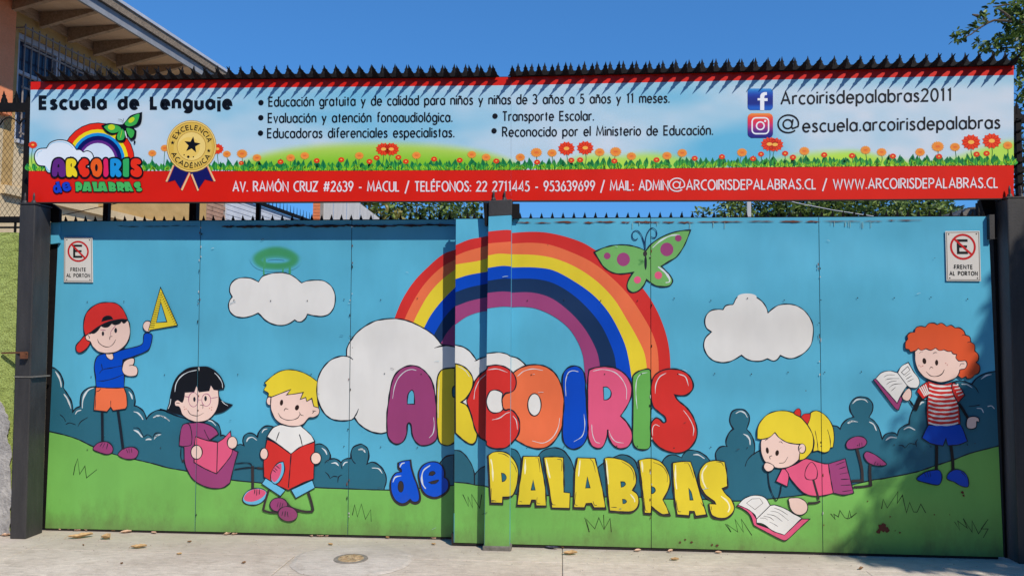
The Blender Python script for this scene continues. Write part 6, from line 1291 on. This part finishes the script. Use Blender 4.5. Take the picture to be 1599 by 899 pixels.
for i in range(5):
    xa = 501 + i * 20.5; xb = xa + 19.8; f = lambda x: 316 + (x - 560) * .76
    a = at(xa, f(xa), 8.2); b = at(xb, f(xb), 8.2); mb = MB(); mb.mesh([(a.x, 8.2, 0), (b.x, 8.2, 0), (b.x, 8.22, 0), (a.x, 8.22, 0), a, b, b + Vector((0, .02, 0)), a + Vector((0, .02, 0))], [(0, 3, 2, 1), (4, 5, 6, 7), (0, 1, 5, 4), (1, 2, 6, 5), (2, 3, 7, 6), (3, 0, 4, 7)], shed); mb.build('metal_sheet', t)
# right: pole, cable, dark lean-to
t, p, q = pxbox('metal_pole', 1166.5, 1172.5, 296, 3.4, .03, shed, 'slim grey metal pole standing in front of the hedge', 'pole')
cb = MB(); cb.tube([at(1225, 312, 2.2), at(1244, 317, 2.2), at(1300, 328, 2.2), at(1365, 338, 2.2), at(1480, 356, 2.2)], .0045, winf, 5); cb.build('cable', label='thin white cable running down across the hedge', cat='cable')
lt = empty('lean_to', at(1535, 330, 2.6), label='dark weathered lean-to roof behind the upper right corner of the gate', cat='shed')
mb = MB(); a = at(1500, 336, 2.6); b = at(1512, 324, 2.6); c = at(1640, 314, 2.6); mb.mesh([a, b, c, Vector((c.x, 2.6, a.z - .6)), Vector((a.x, 2.6, a.z - .6))] + [v + Vector((0, 1.5, 0)) for v in (a, b, c, Vector((c.x, 2.6, a.z - .6)), Vector((a.x, 2.6, a.z - .6)))], [(0, 4, 3, 2, 1), (5, 6, 7, 8, 9), (0, 1, 6, 5), (1, 2, 7, 6)], stone); mb.build('roof', lt)
mb = MB(); p = at(1533, 345, 2.5); mb.box((p.x - .03, 2.5, 0), (p.x + .03, 2.56, p.z + .2), fr); mb.build('prop', lt)
# ================================================================ foliage
def leafmat(name, a, b, tr=0.25):
    m, t, p = newmat(name); oi = noise(t, 9, 3, .6); c = ramp(t, oi, [(0.3, a), (0.7, b)]); t.links.new(c, p.inputs['Base Color']); p.inputs['Roughness'].default_value = 0.45
    ts = N(t, 'ShaderNodeBsdfTranslucent'); t.links.new(c, ts.inputs['Color']); mx_ = N(t, 'ShaderNodeMixShader'); mx_.inputs[0].default_value = tr
    t.links.new(p.outputs[0], mx_.inputs[1]); t.links.new(ts.outputs[0], mx_.inputs[2]); t.links.new(mx_.outputs[0], t.nodes['Material Output'].inputs[0]); return m
lf1 = leafmat('leaf_green', (0.06, 0.115, 0.022), (0.12, 0.2, 0.04)); lf2 = leafmat('leaf_light', (0.17, 0.26, 0.05), (0.30, 0.40, 0.10), .35); lf3 = leafmat('leaf_dark', (0.02, 0.045, 0.015), (0.045, 0.08, 0.02)); lf4 = leafmat('leaf_yellow', (0.26, 0.24, 0.06), (0.36, 0.3, 0.09), .3)
bark = rough_mat('bark', (0.08, 0.06, 0.045), (0.16, 0.125, 0.09), 12, 0.95, 0.8, 0.01, (3, 3, .6))
def one_leaf(mb, c, L, rnd, mat, up=None):
    d = Vector((rnd.gauss(0, 1), rnd.gauss(0, 1), rnd.gauss(-.2, .7))).normalized(); s = d.cross(Vector((rnd.gauss(0, .5), rnd.gauss(0, .5), 1))).normalized(); n = s.cross(d)
    w = L * rnd.uniform(.2, .27)
    v = [c, c + d * L * .35 + s * w + n * w * .3, c + d * L * .8 + s * w * .7 + n * w * .2, c + d * L, c + d * L * .8 - s * w * .7 + n * w * .2, c + d * L * .35 - s * w + n * w * .3, c + d * L * .5]
    mb.mesh(v, [(0, 6, 1), (1, 6, 2), (2, 6, 3), (0, 5, 6), (5, 4, 6), (4, 3, 6)], mat)
def clump_leaves(mb, centre, r, n, L, rnd, mats, sq=1.0):
    for i in range(n):
        while True:
            p = Vector((rnd.uniform(-1, 1), rnd.uniform(-1, 1), rnd.uniform(-1, 1)))
            if 0.15 < p.length < 1: break
        p = p * (p.length ** -.35); one_leaf(mb, Vector(centre) + Vector((p.x * r, p.y * r, p.z * r * sq)), L * rnd.uniform(.7, 1.25), rnd, rnd.choice(mats))
def tree(name, base, h, crown, label, rnd, L, mats, n=60, group=None, trunk_r=.08, dens=1.0, cat='tree'):
    "crown = list of (centre, radius); trunk and limbs reach every clump"
    t = empty(name, base, label=label, cat=cat, group=group); base = Vector(base); cc = sum((Vector(c) for c, r in crown), Vector()) / len(crown); fork = base + (cc - base) * .55; fork.z = base.z + (cc.z - base.z) * .55
    mb = MB(); mb.tube([base - Vector((0, 0, .1)), base + (fork - base) * .4 + Vector((.06, .03, 0)), fork], [trunk_r * 1.25, trunk_r, trunk_r * .75], bark, 10)
    for c, r in crown:
        c = Vector(c); mid = (fork + c) / 2 + Vector((rnd.uniform(-.2, .2), rnd.uniform(-.2, .2), rnd.uniform(0, .25))); mb.tube([fork, mid, c], [trunk_r * .6, trunk_r * .35, trunk_r * .12], bark, 6)
    mb.build('trunk', t); mb = MB()
    for c, r in crown: clump_leaves(mb, c, r, int(n * dens), L, rnd, mats)
    mb.build('crown', t); return t
rnd = random.Random(31)
def cp(px_, py_, y, dy=0): v = at(px_, py_, y + dy); return (v.x, v.y, v.z)
tree('broadleaf_tree', cp(600, 600, 11.5)[:2] + (0,), 4, [(cp(590, 322, 11.5), .38), (cp(600, 334, 11.2), .3), (cp(575, 316, 11.6), .3), (cp(612, 345, 11.3), .35), (cp(585, 285, 11.5), .6)], 'yellowing tree just right of the grey shed, seen below the banner', rnd, .16, [lf4, lf4, lf2, lf1], 110)
tree('broadleaf_tree', cp(655, 600, 12.5)[:2] + (0,), 4, [(cp(620, 318, 12.5), .3), (cp(640, 324, 12.2), .5), (cp(662, 326, 12.8), .62), (cp(680, 322, 12.4), .45), (cp(668, 345, 12.6), .6), (cp(640, 345, 12.6), .5), (cp(705, 330, 12.3), .3), (cp(700, 350, 12.3), .5), (cp(655, 270, 12.5), 1.3), (cp(740, 352, 12.3), .35)], 'green loose tree left of the centre post, seen below the banner', rnd, .15, [lf1, lf2, lf2, lf3], 150)
tree('broadleaf_tree', cp(735, 600, 10.5)[:2] + (0,), 4, [(cp(735, 322, 10.5), .22), (cp(746, 327, 10.6), .15), (cp(727, 331, 10.6), .14), (cp(705, 329, 10.6), .15), (cp(740, 300, 10.5), .4)], 'slender tree with small leaf sprays nearest the centre post, seen below the banner', rnd, .13, [lf1, lf2], 48, trunk_r=.04)
# hedge on the right
hg = empty('hedge', cp(1330, 600, 4.6)[:2] + (0,), label='tall sunlit hedge behind the right leaf of the gate', cat='hedge'); mb = MB()
for i in range(34):
    x = 1135 + i * 10.6 + rnd.uniform(-6, 6); y = 330 + rnd.uniform(-10, 14) - (6 if 1120 < x < 1160 or 1200 < x < 1440 else -2)
    if 1176 < x < 1192 or 1440 < x < 1452: y += 22
    clump_leaves(mb, cp(x, y, 4.6, rnd.uniform(-.3, .5)), .22, 85, .075, rnd, [lf1, lf2, lf2, lf3])
clump_leaves(mb, cp(1098, 333, 4.6), .11, 50, .07, rnd, [lf1, lf2, lf2]); clump_leaves(mb, cp(1112, 345, 4.6), .2, 60, .07, rnd, [lf1, lf2, lf3])
for i in range(70): clump_leaves(mb, cp(rnd.uniform(1150, 1500), rnd.uniform(322, 348), 5.1), .2, 40, .08, rnd, [lf1, lf3, lf3])
for i in range(110): clump_leaves(mb, cp(rnd.uniform(1145, 1500), rnd.uniform(352, 470), 4.9), .4, 26, .1, rnd, [lf1, lf3, lf3])
for i in range(26): clump_leaves(mb, cp(rnd.uniform(1130, 1485), rnd.uniform(298, 318), 4.9), .2, 42, .08, rnd, [lf1, lf2, lf3])
mb.build('foliage', hg); mb = MB()
for i in range(9): p = cp(1140 + i * 42, 400, 5.0); mb.tube([(p[0], 5.0, 0), (p[0] + .1, 5.05, 1.2), (p[0] - .05, 5.0, 3.0)], [.04, .03, .015], bark, 6)
mb.build('stems', hg)
# branches reaching in at the upper right
T8 = (1459, 0, 6.42)
def tp(x, y, Y): return at(T8[0] + x / T8[2], T8[1] + y / T8[2], Y)
ur = empty('leafy_tree', (6.6, 1.4, 0), label='sunlit leafy tree reaching over the upper right corner against the sky', cat='tree')
mb = MB(); hub = Vector((6.2, 1.4, 3.6)); mb.tube([(6.6, 1.4, -.1), (6.5, 1.42, 1.5), hub, (6.1, 1.4, 5.2)], [.14, .12, .1, .05], bark, 10)
brs = [[(1000, 235), (780, 215), (600, 205), (540, 230), (440, 290), (370, 345), (300, 375)], [(1000, 430), (860, 480), (700, 480), (520, 490)], [(1000, 20), (820, 40), (720, 50), (590, 72)], [(1000, 560), (880, 520), (840, 480)], [(540, 230), (500, 190), (480, 150)], [(1000, 900), (900, 760), (850, 650)], [(800, 215), (700, 130), (640, 90)], [(440, 165), (410, 155), (380, 148)]]
for i, b in enumerate(brs):
    Y = 1.2 + (i % 3) * .12; pts = [tp(x, y, Y) for x, y in b]
    if b[0][0] == 1000: pts = [hub + Vector((0, 0, 1.2)) * (1 if b[0][1] < 500 else 0)] + pts
    n = len(pts); mb.tube(pts, [.012 * (1 - k / n) + .003 for k in range(n)], bark, 6)
mb.build('trunk', ur)
mb = MB(); mats = [lf1, lf2, lf2, lf3]
for x, y, r, n in ((230, 340, 45, 16), (270, 370, 45, 12), (215, 400, 25, 4), (320, 345, 25, 5), (390, 260, 35, 9), (385, 295, 28, 6), (450, 235, 30, 8), (490, 180, 40, 14), (500, 130, 26, 6), (515, 205, 30, 7), (560, 65, 22, 4), (590, 50, 16, 3),
                   (640, 100, 35, 9), (690, 80, 35, 9), (680, 180, 45, 14), (740, 110, 50, 20), (760, 45, 40, 14), (830, 60, 60, 22), (800, 150, 60, 28), (870, 130, 60, 30), (880, 30, 50, 22), (770, 250, 55, 26), (840, 260, 60, 36), (890, 300, 60, 34), (790, 320, 60, 34), (730, 350, 50, 24), (850, 370, 60, 36), (700, 420, 50, 26), (780, 430, 55, 30), (870, 440, 50, 26),
                   (630, 370, 28, 10), (690, 370, 26, 8), (590, 440, 40, 18), (640, 460, 40, 18), (560, 500, 25, 7), (690, 500, 26, 8), (440, 440, 36, 14), (480, 465, 36, 14), (430, 410, 22, 6), (800, 590, 32, 14), (860, 520, 45, 18), (890, 590, 45, 20), (850, 650, 40, 14), (890, 700, 45, 18), (850, 790, 40, 10), (880, 860, 40, 12), (890, 940, 40, 12),
                   (960, 120, 80, 60), (980, 300, 90, 70), (990, 480, 90, 60), (990, 650, 80, 40), (1000, 850, 80, 40), (1100, 200, 140, 110), (1100, 450, 150, 110), (1080, 20, 120, 70)):
    c = tp(x, y, 1.25 + rnd.uniform(-.12, .18)); clump_leaves(mb, c, r / 6.42 * .0062, n, .062, rnd, mats if y > 100 else mats + [lf2])
for i in range(60): clump_leaves(mb, tp(rnd.uniform(840, 1100), rnd.uniform(900, 2050), 1.5 + rnd.uniform(-.2, .5)), .12, 12, .07, rnd, [lf1, lf3, lf3, lf2])
mb.build('crown', ur)
# street tree beside the viewer whose shade falls on the right end of the gate
stt = []; thin = []
shade_at = [(1368, 886, .2), (1402, 880, .2), (1428, 845, .2), (1452, 795, .2), (1478, 745, .2), (1500, 712, .2), (1528, 676, .2), (1552, 625, .2), (1566, 575, .2), (1584, 525, .2), (1598, 475, .2), (1612, 430, .25),
    (1460, 885, .32), (1490, 828, .32), (1530, 780, .32), (1530, 870, .32), (1575, 715, .32), (1590, 800, .4), (1600, 880, .4), (1610, 640, .36), (1630, 560, .36), (1650, 480, .4), (1650, 740, .5)]
for k, (x_, y_, r_) in enumerate(shade_at):      # the crown hangs where its shade would come from
    P_ = at(x_, y_, 0) + SUN * (6.2 + 0.8 * math.sin(k * 2.3)); stt.append((tuple(P_), r_))
for k in range(20): P_ = Vector((rnd.uniform(4.3, 6.4), 0, rnd.uniform(-.2, 1.9))) + SUN * rnd.uniform(4.6, 7.5); stt.append((tuple(P_), rnd.uniform(.5, .75)))
for x_, y_ in ((1338, 875), (1352, 850), (1375, 838), (1392, 800), (1408, 772), (1425, 740), (1448, 706), (1385, 790), (1360, 878), (1470, 680), (1415, 700), (1500, 640)):   # thin outer twigs dapple the edge
    P_ = at(x_, y_, 0) + SUN * rnd.uniform(6.0, 8.5); thin.append((tuple(P_), .2))
k = 0
while k < 34:                                    # more clumps added to block sky light from the shaded gate end
    P_ = Vector((rnd.uniform(4.2, 9.5), rnd.uniform(-7.5, -1.2), rnd.uniform(3.2, 7.0))); q_ = P_ - SUN * (P_.y / SUN.y); g_z = P_ - SUN * (P_.z / SUN.z)
    r_ = rnd.uniform(.5, .8)
    vx = (P_.x + .064 * (P_.y + 6)) / max(.1, P_.y + 6)
    if q_.x - r_ > 3.75 and vx > .85: stt.append((tuple(P_), r_)); k += 1
tree('unseen_street_tree', (7.0, -4.6, 0), 4, stt, 'street tree out of frame to the right, shading the right end of the gate', rnd, .10, [lf1, lf3, lf1], 300, trunk_r=.13)
mb = MB()
for c_, r_ in thin: clump_leaves(mb, c_, r_, 34, .09, rnd, [lf1, lf3])
mb.build('outer_leaves', bpy.data.objects[[o.name for o in bpy.data.objects if o.name.startswith('unseen_street_tree')][-1]])

# ---------------------------------------------------------------- unseen houses and trees added across the street to block low sky
wallm = rough_mat('opposite_plaster', (0.16, 0.13, 0.10), (0.24, 0.20, 0.155), 2, 0.9, 0.3, 0.006); tile = rough_mat('roof_tile', (0.12, 0.05, 0.03), (0.2, 0.08, 0.05), 6, 0.9, 0.6, 0.01)
sheet('far_pavement', -60, 60, -14.5, -12, -0.02, conc2, kind='structure')
for x0, x1, h, lab in ((-15, -3.5, 6.4, 'two storey brown plastered house across the street, the wider one behind the viewer'), (-1.5, 9, 5.6, 'lower brown plastered house across the street facing the right leaf of the gate'), (11, 22, 6.8, 'tallest brown plastered house across the street, beyond the street tree')):
    t = empty('unseen_street_house', ((x0 + x1) / 2, -15, 0), label=lab, cat='house', group='houses across the street')
    mb = MB(); mb.box((x0, -22, -.1), (x1, -15, h), wallm); mb.build('wall', t)
    mb = MB(); a = [(x0 - .4, -14.6, h + .01), (x1 + .4, -14.6, h + .01), (x1 + .4, -22.4, h + .01), (x0 - .4, -22.4, h + .01)]; r = [(x0 + 2, -18.5, h + 1.8), (x1 - 2, -18.5, h + 1.8)]
    mb.mesh(a + r, [(0, 1, 5, 4), (2, 3, 4, 5), (1, 2, 5), (3, 0, 4), (3, 2, 1, 0)], tile); mb.build('roof', t)
    k = x0 + 1.2; 
    while k < x1 - 1.4:
        for z in (1.1, 3.9):
            mb = MB(); mb.box((k, -15.0, z), (k + 1.1, -14.96, z + 1.2), winf); w_ = mb.build('window', t); mb = MB(); mb.box((k + .07, -14.958, z + .07), (k + 1.03, -14.95, z + 1.13), glassm); mb.build('pane', w_)
        k += 2.7
    mb = MB(); mb.box((x1 - 1.25, -15.0, 0), (x1 - .35, -14.95, 2.1), wood); mb.build('door', t)
for i, (x, y, h, lab) in enumerate(((-9, -11.8, 5.0, 'leftmost round dark tree of the row across the street'), (-3.2, -12.2, 5.6, 'dark tree of the row across the street, second from the left'), (2.6, -12, 5.2, 'dark tree of the row across the street, behind the viewer'), (8.6, -11.6, 6.0, 'tallest dark tree of the row across the street'), (13.5, -9.5, 6.2, 'rightmost dark tree of the row across the street'))):  # tree row added out of view to cut sky fill on the gate
    cr_ = [((x + rnd.uniform(-1.6, 1.6), y + rnd.uniform(-1.2, 1.2), h + rnd.uniform(-1.6, 1.4)), rnd.uniform(1.0, 1.5)) for k in range(9)]
    tree('unseen_street_tree', (x, y, 0), 4, cr_, lab, rnd, .26, [lf3, lf1, lf3], 190, trunk_r=.18, group='trees across the street')
